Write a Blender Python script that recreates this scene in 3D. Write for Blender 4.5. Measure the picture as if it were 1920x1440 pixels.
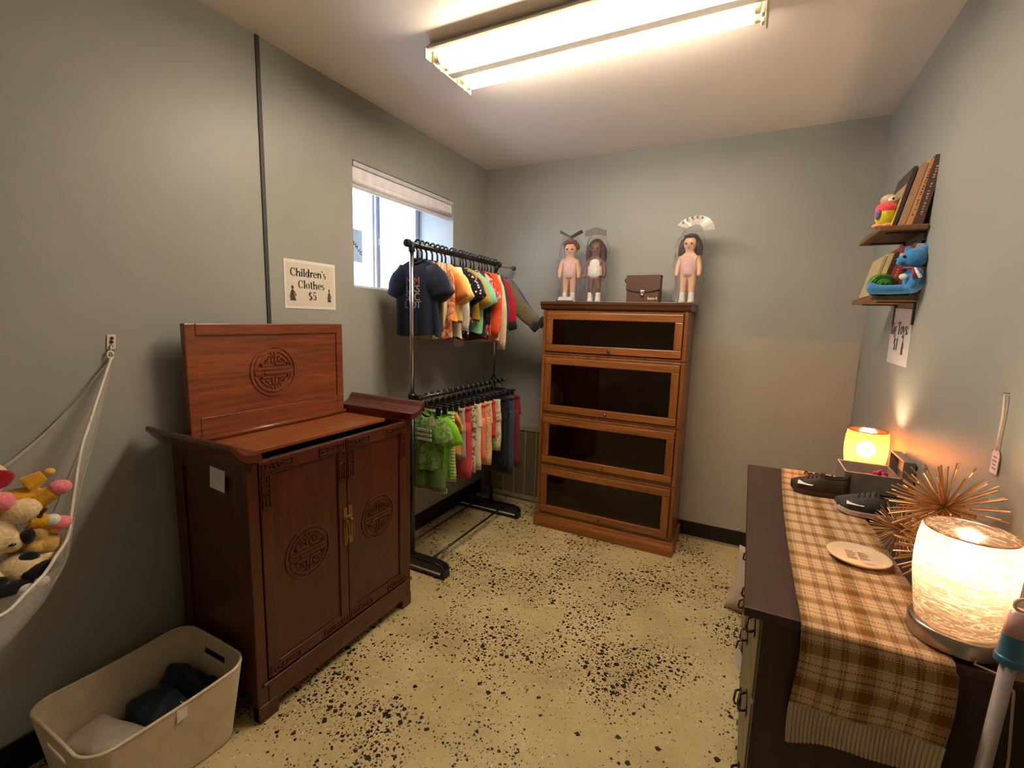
import bpy, bmesh, math, random
from math import sin, cos, pi, radians
from mathutils import Matrix, Vector, Euler, noise as mnoise
random.seed(7)
for _o in list(bpy.data.objects): bpy.data.objects.remove(_o)
SC = bpy.context.scene
COL = SC.collection
W, H, YR = 2.353, 2.44, -3.45          # room width, ceiling height, rear wall

# ------------------------------------------------------------------ camera, world, exposure
cam_d = bpy.data.cameras.new('camera'); cam = bpy.data.objects.new('camera', cam_d); COL.objects.link(cam)
cam_d.sensor_fit = 'HORIZONTAL'; cam_d.sensor_width = 36.0; cam_d.lens = 36.0*869.07/1920.0
cam_d.clip_start = 0.02
cam.location = (1.8187, -3.0806, 1.3702)
cam.rotation_euler = (1.4315, -0.0273, 0.4745)
SC.camera = cam
wd = bpy.data.worlds.new('world'); SC.world = wd; wd.use_nodes = True
wd.node_tree.nodes['Background'].inputs[0].default_value = (0.68, 0.78, 1.0, 1)
wd.node_tree.nodes['Background'].inputs[1].default_value = 4.5
SC.view_settings.view_transform = 'Standard'; SC.view_settings.look = 'None'
SC.view_settings.gamma = 1.0; SC.view_settings.use_curve_mapping = False
SC.view_settings.exposure = 1.15
TUBE = 23.5          # emission strength of the ceiling tubes
BULB = 120.0          # emission strength of the table lamp bulbs

# ------------------------------------------------------------------ materials
def lin(c):
    r = []
    for x in c:
        x /= 255.0
        r.append(x/12.92 if x <= 0.04045 else ((x+0.055)/1.055)**2.4)
    return (r[0], r[1], r[2], 1.0)
class NT:
    def __init__(s, name):
        s.m = bpy.data.materials.new(name); s.m.use_nodes = True
        s.t = s.m.node_tree; s.n = s.t.nodes; s.l = s.t.links
        s.b = s.n['Principled BSDF']; s.out = s.n['Material Output']
    def node(s, t, **k):
        n = s.n.new(t)
        for a, v in k.items():
            if a.startswith('i_'):
                key = a[2:]
                key = int(key) if key.isdigit() else key.replace('_', ' ')
                n.inputs[key].default_value = v
            else: setattr(n, a, v)
        return n
    def link(s, a, b): s.l.new(a, b)
    def coord(s, which='Object', scale=(1,1,1), rot=(0,0,0)):
        c = s.node('ShaderNodeTexCoord'); mp = s.node('ShaderNodeMapping')
        mp.inputs['Scale'].default_value = scale; mp.inputs['Rotation'].default_value = rot
        s.link(c.outputs[which], mp.inputs['Vector']); return mp.outputs[0]
    def noise(s, vec, scale, detail=3, rough=0.5, dist=0.0):
        n = s.node('ShaderNodeTexNoise'); n.inputs['Scale'].default_value = scale
        n.inputs['Detail'].default_value = detail; n.inputs['Roughness'].default_value = rough
        n.inputs['Distortion'].default_value = dist
        if vec is not None: s.link(vec, n.inputs['Vector'])
        return n
    def ramp(s, fac, stops, interp='LINEAR'):
        r = s.node('ShaderNodeValToRGB'); r.color_ramp.interpolation = interp
        e = r.color_ramp.elements
        while len(e) > 1: e.remove(e[-1])
        e[0].position = stops[0][0]; e[0].color = stops[0][1]
        for p, c in stops[1:]:
            x = e.new(p); x.color = c
        s.link(fac, r.inputs[0]); return r.outputs[0]
    def math(s, op, a, b=None, clamp=False):
        n = s.node('ShaderNodeMath', operation=op); n.use_clamp = clamp
        for i, x in enumerate((a, b)):
            if x is None: continue
            if isinstance(x, (int, float)): n.inputs[i].default_value = x
            else: s.link(x, n.inputs[i])
        return n.outputs[0]
    def mix(s, fac, a, b, blend='MIX'):
        n = s.node('ShaderNodeMix', data_type='RGBA', blend_type=blend)
        if isinstance(fac, (int, float)): n.inputs[0].default_value = fac
        else: s.link(fac, n.inputs[0])
        for i, x in ((6, a), (7, b)):
            if isinstance(x, tuple): n.inputs[i].default_value = x
            else: s.link(x, n.inputs[i])
        return n.outputs[2]
    def bump(s, h, strength=0.3, dist=0.002):
        n = s.node('ShaderNodeBump'); n.inputs['Strength'].default_value = strength; n.inputs['Distance'].default_value = dist
        s.link(h, n.inputs['Height']); s.link(n.outputs[0], s.b.inputs['Normal']); return n.outputs[0]
MATS = {}
def plain(name, c, rough=0.6, metal=0.0, var=0.08, nscale=30, bump=0.0, spec=0.5, coat=0.0, sheen=0.0):
    if name in MATS: return MATS[name]
    t = NT(name); col = lin(c)
    v = t.coord()
    n = t.noise(v, nscale, 4)
    dark = tuple(x*(1-var) for x in col[:3])+(1,); lite = tuple(min(1, x*(1+var)) for x in col[:3])+(1,)
    t.link(t.ramp(n.outputs[0], [(0.3, dark), (0.7, lite)]), t.b.inputs['Base Color'])
    t.b.inputs['Roughness'].default_value = rough; t.b.inputs['Metallic'].default_value = metal
    t.b.inputs['Specular IOR Level'].default_value = spec
    if coat: t.b.inputs['Coat Weight'].default_value = coat; t.b.inputs['Coat Roughness'].default_value = 0.15
    if sheen: t.b.inputs['Sheen Weight'].default_value = sheen
    if bump: t.bump(n.outputs[0], bump, 0.003)
    MATS[name] = t.m; return t.m
def wood(name, c1, c2, axis='Y', scale=1.0, rough=0.35, coat=0.3, grain=1.0, spec=0.5):
    if name in MATS: return MATS[name]
    t = NT(name); s = [14*scale]*3; s['XYZ'.index(axis)] = 0.9*scale
    v = t.coord('Object', tuple(s))
    n = t.noise(v, 3.0, 6, 0.6, 0.6)
    s2 = [120*scale]*3; s2['XYZ'.index(axis)] = 3*scale
    n2 = t.noise(t.coord('Object', tuple(s2)), 2.0, 3)
    a = t.ramp(n.outputs[0], [(0.3, lin(c1)), (0.68, lin(c2))])
    b = t.ramp(n2.outputs[0], [(0.35, (0.55, 0.5, 0.45, 1)), (0.6, (1, 1, 1, 1))])
    t.link(t.mix(0.55*grain, a, b, 'MULTIPLY'), t.b.inputs['Base Color'])
    t.b.inputs['Roughness'].default_value = rough; t.b.inputs['Coat Weight'].default_value = coat
    t.b.inputs['Coat Roughness'].default_value = 0.2; t.b.inputs['Specular IOR Level'].default_value = spec
    t.bump(n2.outputs[0], 0.12, 0.001)
    MATS[name] = t.m; return t.m
def cloth(name, c, c2=None, pat=None, scale=40, rough=0.9):
    """woven fabric; pat: None, 'dots', 'plaid', 'stripes', 'camo', 'floral'"""
    if name in MATS: return MATS[name]
    t = NT(name); v = t.coord('Object')
    base = lin(c); col2 = lin(c2 or c)
    n = t.noise(v, 25, 3)
    d = tuple(x*0.84 for x in base[:3])+(1,)
    colr = t.ramp(n.outputs[0], [(0.3, d), (0.7, base)])
    if pat == 'dots':
        vo = t.node('ShaderNodeTexVoronoi'); vo.inputs['Scale'].default_value = scale; t.link(v, vo.inputs['Vector'])
        f = t.ramp(vo.outputs['Distance'], [(0.28, (1,1,1,1)), (0.34, (0,0,0,1))]); colr = t.mix(f, colr, col2)
    elif pat == 'camo' or pat == 'floral':
        n3 = t.noise(v, scale, 2, 0.5, 1.0)
        f = t.ramp(n3.outputs[0], [(0.47, (0,0,0,1)), (0.53, (1,1,1,1))]); colr = t.mix(f, colr, col2)
        if pat == 'floral':
            n4 = t.noise(t.coord('Object', (1,1,1), (1,2,0)), scale*1.3, 2)
            f = t.ramp(n4.outputs[0], [(0.58, (0,0,0,1)), (0.62, (1,1,1,1))]); colr = t.mix(f, colr, lin((225,110,70)))
    elif pat in ('plaid', 'stripes', 'hstripes'):
        sp = t.node('ShaderNodeSeparateXYZ'); t.link(v, sp.inputs[0])
        def st(o):
            fr = t.math('FRACT', t.math('MULTIPLY', o, scale)); return t.math('GREATER_THAN', fr, 0.55)
        if pat == 'plaid':
            f = t.math('MULTIPLY', t.math('ADD', st(sp.outputs[0]), st(sp.outputs[2])), 0.5)
        else: f = st(sp.outputs[0] if pat == 'stripes' else sp.outputs[2])
        colr = t.mix(f, colr, col2)
    t.link(colr, t.b.inputs['Base Color'])
    t.b.inputs['Roughness'].default_value = rough; t.b.inputs['Specular IOR Level'].default_value = 0.2
    t.b.inputs['Sheen Weight'].default_value = 0.15
    n2 = t.noise(v, 220, 2); t.bump(n2.outputs[0], 0.25, 0.002)
    MATS[name] = t.m; return t.m
def emit(name, c, strength):
    t = NT(name); e = t.node('ShaderNodeEmission'); e.inputs[0].default_value = lin(c); e.inputs[1].default_value = strength
    t.link(e.outputs[0], t.out.inputs[0]); return t.m
def clear(name, tint=(255,255,255), gloss=0.12, rough=0.05, crinkle=0.0, cscale=25, fres=True):
    """thin clear sheet: transparent with a glossy coat"""
    t = NT(name); tr = t.node('ShaderNodeBsdfTransparent'); tr.inputs[0].default_value = lin(tint)
    g = t.node('ShaderNodeBsdfGlossy'); g.inputs['Roughness'].default_value = rough
    mx = t.node('ShaderNodeMixShader')
    if crinkle:
        n = t.noise(t.coord(), cscale, 3, 0.6, 1.2); b = t.node('ShaderNodeBump')
        b.inputs['Strength'].default_value = crinkle; b.inputs['Distance'].default_value = 0.02
        t.link(n.outputs[0], b.inputs['Height']); t.link(b.outputs[0], g.inputs['Normal'])
    if fres:
        lw = t.node('ShaderNodeLayerWeight'); lw.inputs['Blend'].default_value = 0.5
        t.link(t.math('ADD', t.math('MULTIPLY', t.math('POWER', lw.outputs['Facing'], 4.0), 0.6), gloss, True), mx.inputs[0])
    else: mx.inputs[0].default_value = gloss
    t.link(tr.outputs[0], mx.inputs[1]); t.link(g.outputs[0], mx.inputs[2]); t.link(mx.outputs[0], t.out.inputs[0])
    return t.m

# ------------------------------------------------------------------ mesh building
class M:
    def __init__(s): s.v = []; s.f = []; s.uv = None
    def add(s, vs, fs):
        k = len(s.v); s.v += [tuple(p) for p in vs]; s.f += [tuple(i+k for i in f) for f in fs]; return s
    def box(s, x0, y0, z0, x1, y1, z1):
        x0, x1 = sorted((x0, x1)); y0, y1 = sorted((y0, y1)); z0, z1 = sorted((z0, z1))
        return s.add([(x0,y0,z0),(x1,y0,z0),(x1,y1,z0),(x0,y1,z0),(x0,y0,z1),(x1,y0,z1),(x1,y1,z1),(x0,y1,z1)],
                     [(0,3,2,1),(4,5,6,7),(0,1,5,4),(1,2,6,5),(2,3,7,6),(3,0,4,7)])
    def hexa(s, b, t):      # bottom quad, top quad (ccw from above)
        return s.add(list(b)+list(t), [(3,2,1,0),(4,5,6,7),(0,1,5,4),(1,2,6,5),(2,3,7,6),(3,0,4,7)])
    def tube(s, pts, r, n=8, caps=True, flat=1.0, up=None):
        pts = [Vector(p) for p in pts]; N = len(pts)
        rs = r if isinstance(r, (list, tuple)) else [r]*N
        k = len(s.v); prev = None
        for i, p in enumerate(pts):
            d = (pts[min(i+1, N-1)]-pts[max(i-1, 0)])
            if d.length < 1e-9: d = Vector((0,0,1))
            d.normalize()
            if prev is None:
                a = Vector(up) if up else (Vector((0,0,1)) if abs(d.z) < 0.9 else Vector((1,0,0)))
            else: a = prev
            a = (a-d*a.dot(d)); a.normalize(); prev = a; b = d.cross(a)
            for j in range(n):
                t = 2*pi*j/n; s.v.append(tuple(p+a*(cos(t)*rs[i])+b*(sin(t)*rs[i]*flat)))
        for i in range(N-1):
            for j in range(n):
                j2 = (j+1) % n; s.f.append((k+i*n+j, k+i*n+j2, k+(i+1)*n+j2, k+(i+1)*n+j))
        if caps:
            s.f.append(tuple(k+j for j in reversed(range(n)))); s.f.append(tuple(k+(N-1)*n+j for j in range(n)))
        return s
    def lathe(s, prof, c=(0,0,0), n=24, cap0=True, cap1=True, sx=1.0, sy=1.0, wob=None):
        k = len(s.v)
        for (r, z) in prof:
            for j in range(n):
                t = 2*pi*j/n; w = wob(t, z) if wob else 1.0
                s.v.append((c[0]+r*sx*w*cos(t), c[1]+r*sy*w*sin(t), c[2]+z))
        for i in range(len(prof)-1):
            for j in range(n):
                j2 = (j+1) % n; s.f.append((k+i*n+j, k+i*n+j2, k+(i+1)*n+j2, k+(i+1)*n+j))
        if cap0: s.f.append(tuple(k+j for j in reversed(range(n))))
        if cap1: s.f.append(tuple(k+(len(prof)-1)*n+j for j in range(n)))
        return s
    def ell(s, c, r, n=14, m=9, R=None):
        if isinstance(r, (int, float)): r = (r, r, r)
        k = len(s.v); c = Vector(c)
        def P(a, b):
            q = Vector((r[0]*sin(a)*cos(b), r[1]*sin(a)*sin(b), r[2]*cos(a)))
            return tuple(c+(R @ q if R else q))
        s.v.append(P(0, 0))
        for i in range(1, m):
            for j in range(n): s.v.append(P(pi*i/m, 2*pi*j/n))
        s.v.append(P(pi, 0)); last = len(s.v)-1
        for j in range(n):
            j2 = (j+1) % n
            s.f.append((k, k+1+j, k+1+j2)); s.f.append((last, k+1+(m-2)*n+j2, k+1+(m-2)*n+j))
            for i in range(m-2):
                a = k+1+i*n; s.f.append((a+j, a+n+j, a+n+j2, a+j2))
        return s
    def grid(s, fn, nu, nv, closed=False, skip=None, uv=False):
        k = len(s.v); cu = nu if closed else nu+1
        if uv and s.uv is None: s.uv = {}
        for j in range(nv+1):
            for i in range(cu):
                s.v.append(tuple(fn(i/nu, j/nv)))
        for j in range(nv):
            for i in range(nu):
                if skip and skip((i+.5)/nu, (j+.5)/nv): continue
                i2 = (i+1) % cu
                if uv: s.uv[len(s.f)] = [(i/nu, j/nv), ((i+1)/nu, j/nv), ((i+1)/nu, (j+1)/nv), (i/nu, (j+1)/nv)]
                s.f.append((k+j*cu+i, k+j*cu+i2, k+(j+1)*cu+i2, k+(j+1)*cu+i))
        return s
    def prism(s, poly, fn, d0, d1):     # poly 2-D ccw, fn(u,v,d)->xyz
        n = len(poly); k = len(s.v)
        for d in (d0, d1):
            for (u, v) in poly: s.v.append(tuple(fn(u, v, d)))
        s.f.append(tuple(k+i for i in reversed(range(n)))); s.f.append(tuple(k+n+i for i in range(n)))
        for i in range(n):
            j = (i+1) % n; s.f.append((k+i, k+j, k+n+j, k+n+i))
        return s
    def xf(s, mat):
        s.v = [tuple(mat @ Vector(p)) for p in s.v]; return s
    def obj(s, name, mat, parent=None, smooth=False, bevel=0.0, local=False, solid=0.0, sub=0, remesh=0.0, seg=2, angle=40):
        off = Vector((0,0,0))
        q = parent
        while q is not None and not local:
            off += q.location; q = q.parent
        me = bpy.data.meshes.new(name)
        me.from_pydata([(p[0]-off.x, p[1]-off.y, p[2]-off.z) for p in s.v], [], s.f); me.update()
        if s.uv is not None:
            L = me.uv_layers.new(name='UVMap')
            for pi_, p in enumerate(me.polygons):
                if pi_ in s.uv:
                    for li, c in zip(p.loop_indices, s.uv[pi_]): L.data[li].uv = c
        o = bpy.data.objects.new(name, me); COL.objects.link(o)
        if mat: me.materials.append(mat)
        if parent: o.parent = parent
        if remesh:
            r = o.modifiers.new('remesh', 'REMESH'); r.mode = 'VOXEL'; r.voxel_size = remesh; r.use_smooth_shade = True
            c = o.modifiers.new('smooth', 'SMOOTH'); c.iterations = 4
        if solid:
            q = o.modifiers.new('solid', 'SOLIDIFY'); q.thickness = solid; q.offset = 0
        if sub:
            q = o.modifiers.new('sub', 'SUBSURF'); q.levels = sub; q.render_levels = sub
        if bevel:
            q = o.modifiers.new('bevel', 'BEVEL'); q.width = bevel; q.segments = seg; q.limit_method = 'ANGLE'; q.angle_limit = radians(angle)
        if smooth:
            for p in me.polygons: p.use_smooth = True
        return o
def tag(o, label=None, cat=None, group=None, kind=None):
    if label: o['label'] = label
    if cat: o['category'] = cat
    if group: o['group'] = group
    if kind: o['kind'] = kind
    return o
def empty(name, loc, label=None, cat=None, group=None, rz=0.0):
    o = bpy.data.objects.new(name, None); COL.objects.link(o); o.location = loc; o.rotation_euler = (0, 0, rz)
    o.empty_display_size = 0.05
    return tag(o, label, cat, group)
def struct(o): o['kind'] = 'structure'; return o
def copy_tree(o, parent=None):
    c = o.copy(); COL.objects.link(c)
    if parent: c.parent = parent
    for ch in [x for x in bpy.data.objects if x.parent == o]: copy_tree(ch, c)
    return c
def frame_fn(org, u, v, n):
    org, u, v, n = Vector(org), Vector(u), Vector(v), Vector(n)
    return lambda a, b, d: org+u*a+v*b+n*d
def text_obj(name, body, fn, size, mat, parent, d=0.0008, align='CENTER', extr=0.0004, spacing=1.0, bold=0.0):
    """sans lettering laid on the plane fn(u,v,d)"""
    cu = bpy.data.curves.new(name, 'FONT'); cu.body = body; cu.size = size; cu.align_x = align; cu.align_y = 'CENTER'
    cu.extrude = extr; cu.space_character = spacing; cu.offset = bold
    t = bpy.data.objects.new('tmp_text', cu); COL.objects.link(t)
    dg = bpy.context.evaluated_depsgraph_get(); dg.update()
    me = bpy.data.meshes.new_from_object(t.evaluated_get(dg)); bpy.data.objects.remove(t)
    m = M(); m.add([fn(p.co.x, p.co.y, d+p.co.z) for p in me.vertices], [tuple(p.vertices) for p in me.polygons])
    bpy.data.meshes.remove(me)
    return m.obj(name, mat, parent)
# a small fat-face serif alphabet: R rectangles, A arcs (cx,cy,rx,ry,a0,a1,tx,ty)
def _stem(x, y0, y1, w=.17, sf=True):
    r = [('R', x, y0, x+w, y1)]
    if sf: r += [('R', x-.05, y0, x+w+.05, y0+.035)]
    return r
GL = {
 'C': (.82, [('A', .42,.5,.4,.5,40,320,.17,.05), ('R', .68,.62,.73,.95)]),
 'h': (.74, _stem(.06,0,1)+_stem(.48,0,.48)+[('A', .43,.44,.22,.22,0,180,.17,.05), ('R', 0,.965,.2,1)]),
 'i': (.33, _stem(.08,0,.66)+[('A', .165,.86,.1,.1,0,360,.1,.1), ('R', .02,.625,.2,.66)]),
 'l': (.33, _stem(.08,0,1)+[('R', .02,.965,.2,1)]),
 'd': (.72, _stem(.46,0,1)+[('A', .3,.33,.28,.34,0,360,.16,.05), ('R', .4,.965,.6,1)]),
 'r': (.52, _stem(.08,0,.66)+[('A', .38,.52,.14,.14,20,200,.12,.05), ('A', .43,.55,.075,.075,0,360,.075,.075)]),
 'e': (.62, [('A', .31,.33,.29,.34,0,318,.16,.05), ('R', .1,.34,.58,.385)]),
 'n': (.74, _stem(.06,0,.66)+_stem(.48,0,.48)+[('A', .43,.44,.22,.22,0,180,.17,.05), ('R', 0,.625,.2,.66)]),
 "'": (.22, [('A', .1,.88,.08,.08,0,360,.08,.08), ('R', .1,.7,.16,.88)]),
 's': (.52, [('A', .25,.48,.21,.19,40,275,.13,.05), ('A', .25,.18,.22,.2,-140,95,.13,.05)]),
 'o': (.66, [('A', .32,.33,.3,.34,0,360,.16,.04)]),
 't': (.46, _stem(.12,.03,.86,sf=False)+[('R', .0,.62,.42,.66), ('A', .3,.12,.16,.13,180,340,.12,.05)]),
 '$': (.66, [('A', .32,.72,.27,.25,30,275,.17,.05), ('A', .32,.26,.28,.27,-150,95,.17,.05), ('R', .3,-.08,.345,1.07)]),
 '5': (.66, [('R', .12,.88,.55,1.0), ('R', .12,.5,.16,.95), ('A', .3,.32,.29,.33,-150,130,.18,.05)]),
 'B': (.8, _stem(.1,0,1,.19)+[('A', .36,.75,.28,.25,-90,90,.17,.04), ('A', .38,.27,.34,.28,-90,90,.18,.04), ('R', .04,.965,.4,1)]),
 'g': (.64, [('A', .28,.42,.25,.24,0,360,.14,.05), ('A', .28,-.08,.27,.19,0,360,.08,.06), ('R', .42,.58,.62,.65), ('R', .08,.08,.14,.22)]),
 'T': (.82, _stem(.32,0,1,.19)+[('R', .02,.95,.8,1), ('R', .02,.72,.07,1), ('R', .75,.72,.8,1)]),
 'y': (.66, [('Q', (0,.66),(.19,.66),(.42,.08),(.3,.08)), ('Q', (.34,.1),(.38,.1),(.62,.66),(.56,.66)), ('Q', (.3,.1),(.38,.1),(.22,-.24),(.12,-.2)), ('A', .12,-.18,.08,.08,0,360,.08,.08)]),
 ':': (.26, [('A', .12,.1,.09,.09,0,360,.09,.09), ('A', .12,.52,.09,.09,0,360,.09,.09)]),
 '1': (.5, _stem(.18,0,1,.19)+[('R', .04,.86,.2,.9)]),
 ' ': (.34, []),
}
def serif(m, text, fn, cx, cy, h, d=0.0008, th=0.0004, narrow=1.0):
    w = sum(GL[c][0] for c in text)*h*narrow; x = cx-w/2
    def quad(ps):
        m.prism([(x+px*h*narrow, cy+py*h) for px, py in ps], fn, d, d+th)
    for c in text:
        for g in GL[c][1]:
            if g[0] == 'R': quad([(g[1],g[2]),(g[3],g[2]),(g[3],g[4]),(g[1],g[4])])
            elif g[0] == 'Q': quad(g[1:])
            else:
                _, ax, ay, rx, ry, a0, a1, tx, ty = g; n = 14
                for i in range(n):
                    p, q = radians(a0+(a1-a0)*i/n), radians(a0+(a1-a0)*(i+1)/n)
                    ix, iy = max(rx-tx, .001), max(ry-ty, .001)
                    quad([(ax+ix*cos(p),ay+iy*sin(p)),(ax+rx*cos(p),ay+ry*sin(p)),(ax+rx*cos(q),ay+ry*sin(q)),(ax+ix*cos(q),ay+iy*sin(q))])
        x += GL[c][0]*h*narrow
    return m

# ================================================================== ROOM SHELL
def wall_mat(name, c, c2):
    t = NT(name); v = t.coord()
    n = t.noise(v, 2.2, 4); n2 = t.noise(v, 160, 3)
    t.link(t.ramp(n.outputs[0], [(0.3, lin(c)), (0.7, lin(c2))]), t.b.inputs['Base Color'])
    t.b.inputs['Roughness'].default_value = 0.42; t.b.inputs['Specular IOR Level'].default_value = 0.35
    t.bump(n2.outputs[0], 0.10, 0.002); return t.m
m_wall = wall_mat('wall_paint', (150, 152, 147), (158, 160, 154))
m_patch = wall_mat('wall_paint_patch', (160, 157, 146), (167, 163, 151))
m_ceil = wall_mat('ceiling_paint', (244, 234, 226), (248, 240, 232))
def floor_mat():
    t = NT('polished_concrete'); v = t.coord()
    n = t.noise(v, 3.0, 6, 0.62); n2 = t.noise(v, 60, 5, 0.7)
    base = t.ramp(n.outputs[0], [(0.28, lin((176, 160, 116))), (0.5, lin((196, 179, 132))), (0.72, lin((210, 195, 150)))])
    base = t.mix(0.35, base, t.ramp(n2.outputs[0], [(0.3, (0.55,0.5,0.42,1)), (0.65, (1,1,1,1))]), 'MULTIPLY')
    # warped coordinates so that the chips come out angular and uneven
    wn = t.noise(v, 45, 2)
    vm = t.node('ShaderNodeVectorMath', operation='SCALE'); t.link(wn.outputs['Color'], vm.inputs[0]); vm.inputs['Scale'].default_value = 0.016
    va = t.node('ShaderNodeVectorMath', operation='ADD'); t.link(v, va.inputs[0]); t.link(vm.outputs[0], va.inputs[1])
    patch = t.noise(v, 2.6, 3, 0.55)
    chips = None
    for sc, lo, hi, thr, rmax in ((40, 0.46, 0.62, 0.58, 0.46), (80, 0.42, 0.62, 0.66, 0.47), (150, 0.34, 0.70, 0.42, 0.42)):
        vo = t.node('ShaderNodeTexVoronoi', voronoi_dimensions='2D', distance='MINKOWSKI'); vo.inputs['Scale'].default_value = sc
        vo.inputs['Exponent'].default_value = 1.3
        t.link(va.outputs[0], vo.inputs['Vector'])
        sp = t.node('ShaderNodeSeparateColor'); t.link(vo.outputs['Color'], sp.inputs[0])
        mr = t.node('ShaderNodeMapRange'); t.link(patch.outputs[0], mr.inputs[0])
        mr.inputs[1].default_value = lo; mr.inputs[2].default_value = hi; mr.inputs[3].default_value = 0.03; mr.inputs[4].default_value = thr
        on = t.math('LESS_THAN', sp.outputs[0], mr.outputs[0])
        rad = t.math('MULTIPLY_ADD', sp.outputs[1], rmax*0.75); rad.node.inputs[2].default_value = rmax*0.25
        inside = t.math('LESS_THAN', vo.outputs['Distance'], rad)
        c = t.math('MULTIPLY', on, inside)
        chips = c if chips is None else t.math('MAXIMUM', chips, c)
    # a few pale chips
    vo = t.node('ShaderNodeTexVoronoi', voronoi_dimensions='2D'); vo.inputs['Scale'].default_value = 70
    t.link(va.outputs[0], vo.inputs['Vector'])
    sp = t.node('ShaderNodeSeparateColor'); t.link(vo.outputs['Color'], sp.inputs[0])
    pale = t.math('MULTIPLY', t.math('LESS_THAN', sp.outputs[0], 0.02), t.math('LESS_THAN', vo.outputs['Distance'], 0.22))
    col = t.mix(chips, base, lin((40, 32, 26))); col = t.mix(pale, col, lin((214, 202, 176)))
    t.link(col, t.b.inputs['Base Color'])
    t.b.inputs['Roughness'].default_value = 0.34; t.b.inputs['Specular IOR Level'].default_value = 0.4
    t.bump(n2.outputs[0], 0.05, 0.001); return t.m
struct(M().box(-0.02, YR, -0.1, W+0.02, 0.0, 0.0).obj('floor', floor_mat()))
struct(M().box(-0.5, YR-0.1, H, W+0.1, 0.1, H+0.08).obj('ceiling', m_ceil))
WY0, WY1, WZ0, WZ1, WD = -1.307, -0.430, 1.510, 2.128, 0.34     # window opening and reveal depth
wl = M()
wl.box(-WD, YR, 0, 0, WY0, H); wl.box(-WD, WY1, 0, 0, 0.1, H); wl.box(-WD, WY0, 0, 0, WY1, WZ0); wl.box(-WD, WY0, WZ1, 0, WY1, H)
struct(wl.obj('wall_left', m_wall))
struct(M().box(0, 0, 0, W, 0.1, H).obj('wall_back', m_wall))
struct(M().box(W, YR, 0, W+0.1, 0.1, H).obj('wall_right', m_wall))
struct(M().box(0, YR-0.1, 0, W, YR, H).obj('wall_rear', m_wall))
m_base = plain('black_rubber_base', (24, 21, 20), 0.45, spec=0.4)
struct(M().box(0, YR, 0, 0.008, 0, 0.105).obj('baseboard_left', m_base, bevel=0.003))
struct(M().box(0.50, -0.008, 0, W, 0, 0.105).obj('baseboard_back', m_base, bevel=0.003))
struct(M().box(W-0.008, YR, 0, W, -0.008, 0.105).obj('baseboard_right', m_base, bevel=0.003))
struct(M().box(0.0, -1.797, 0.1, 0.005, -1.781, H).obj('trim_1', plain('seam_shadow_strip', (58, 56, 54), 0.6)))
struct(M().box(1.52, -0.016, 0.0, W-0.01, -0.008, 0.012).obj('trim_2', plain('floor_edge_bead', (150, 136, 112), 0.5)))
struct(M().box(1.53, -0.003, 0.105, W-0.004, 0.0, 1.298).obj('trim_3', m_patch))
# window_1 : sliding window deep in the wall
m_al = plain('white_vinyl', (200, 202, 210), 0.35)
wx = -0.315
wf = M(); y0, y1, z0, z1 = WY0, WY1, WZ0, WZ1; fw = 0.035
wf.box(wx-0.03, y0, z0, wx+0.03, y0+fw, z1); wf.box(wx-0.03, y1-fw, z0, wx+0.03, y1, z1)
wf.box(wx-0.03, y0+fw, z0, wx+0.03, y1-fw, z0+fw); wf.box(wx-0.03, y0+fw, z1-fw, wx+0.03, y1-fw, z1)
win = struct(wf.obj('window_1', m_al, bevel=0.003))
ym = -0.825
M().box(wx-0.012, ym-0.030, z0+fw, wx+0.012, ym-0.008, z1-fw).obj('mullion', m_al, win, bevel=0.003)
M().box(wx+0.014, ym-0.006, z0+fw, wx+0.030, ym+0.018, z1-fw).obj('sash_stile', plain('sash_shadow_grey', (150, 154, 172), 0.35), win, bevel=0.003)
M().box(wx+0.030, ym+0.000, 1.80, wx+0.040, ym+0.010, 1.84).obj('latch', m_al, win, bevel=0.002)
m_pane = clear('window_glass', (250, 253, 255), 0.02, 0.01)
M().box(wx-0.004, y0+fw, z0+fw, wx-0.001, ym-0.028, z1-fw).obj('pane', m_pane, win)
M().box(wx+0.018, ym+0.016, z0+fw, wx+0.021, y1-fw, z1-fw).obj('pane', m_pane, win)
# pull-down blind rolled up at the top of the opening
m_blind = plain('blind_vinyl', (236, 234, 244), 0.45)
bl = empty('window_blind', (-0.03, -0.868, 2.0), 'white rolled-up blind in the top of the window opening', 'blind')
M().box(-0.045, y0+0.006, 2.100, 0.004, y1-0.006, 2.122).obj('head_rail', m_al, bl, bevel=0.003)
M().box(-0.030, y0+0.008, 2.046, -0.006, y1-0.008, 2.100).obj('valance', m_blind, bl, bevel=0.004)
M().tube([(-0.022, y0+0.010, 2.038), (-0.022, y1-0.010, 2.038)], 0.018, 14).obj('roll', m_blind, bl, smooth=True)
M().box(-0.030, y0+0.010, 2.000, -0.012, y1-0.010, 2.020).obj('bottom_rail', m_al, bl, bevel=0.004)
# paper stuck on the outside of the pane, lettering seen from behind
ps = tag(M().box(wx-0.0065, -1.145, 1.682, wx-0.0045, -0.925, 1.872).obj('window_paper', plain('thin_paper', (205, 220, 236), 0.8)),
         'pale paper sheet stuck to the outside of the window glass', 'paper')
# lettering runs in an arc, mirrored as seen from inside
for i, ch in enumerate('OLANDO'):
    ang = radians(-52+i*9)
    org = (wx-0.0040, -0.938-i*0.0165, 1.738+i*0.0185-i*i*0.0012)
    uu = Vector((0, -cos(ang), -sin(ang))); vv = Vector((0, -sin(ang), cos(ang)))
    text_obj('letter', ch, frame_fn(org, uu, vv, (1, 0, 0)), 0.030, plain('grey_ink', (60, 66, 84), 0.8), ps, d=0.0, bold=.0008)
M().box(wx-0.0044, -1.006, 1.735, wx-0.0038, -0.999, 1.772).obj('printed_mark', MATS['grey_ink'], ps)

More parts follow.
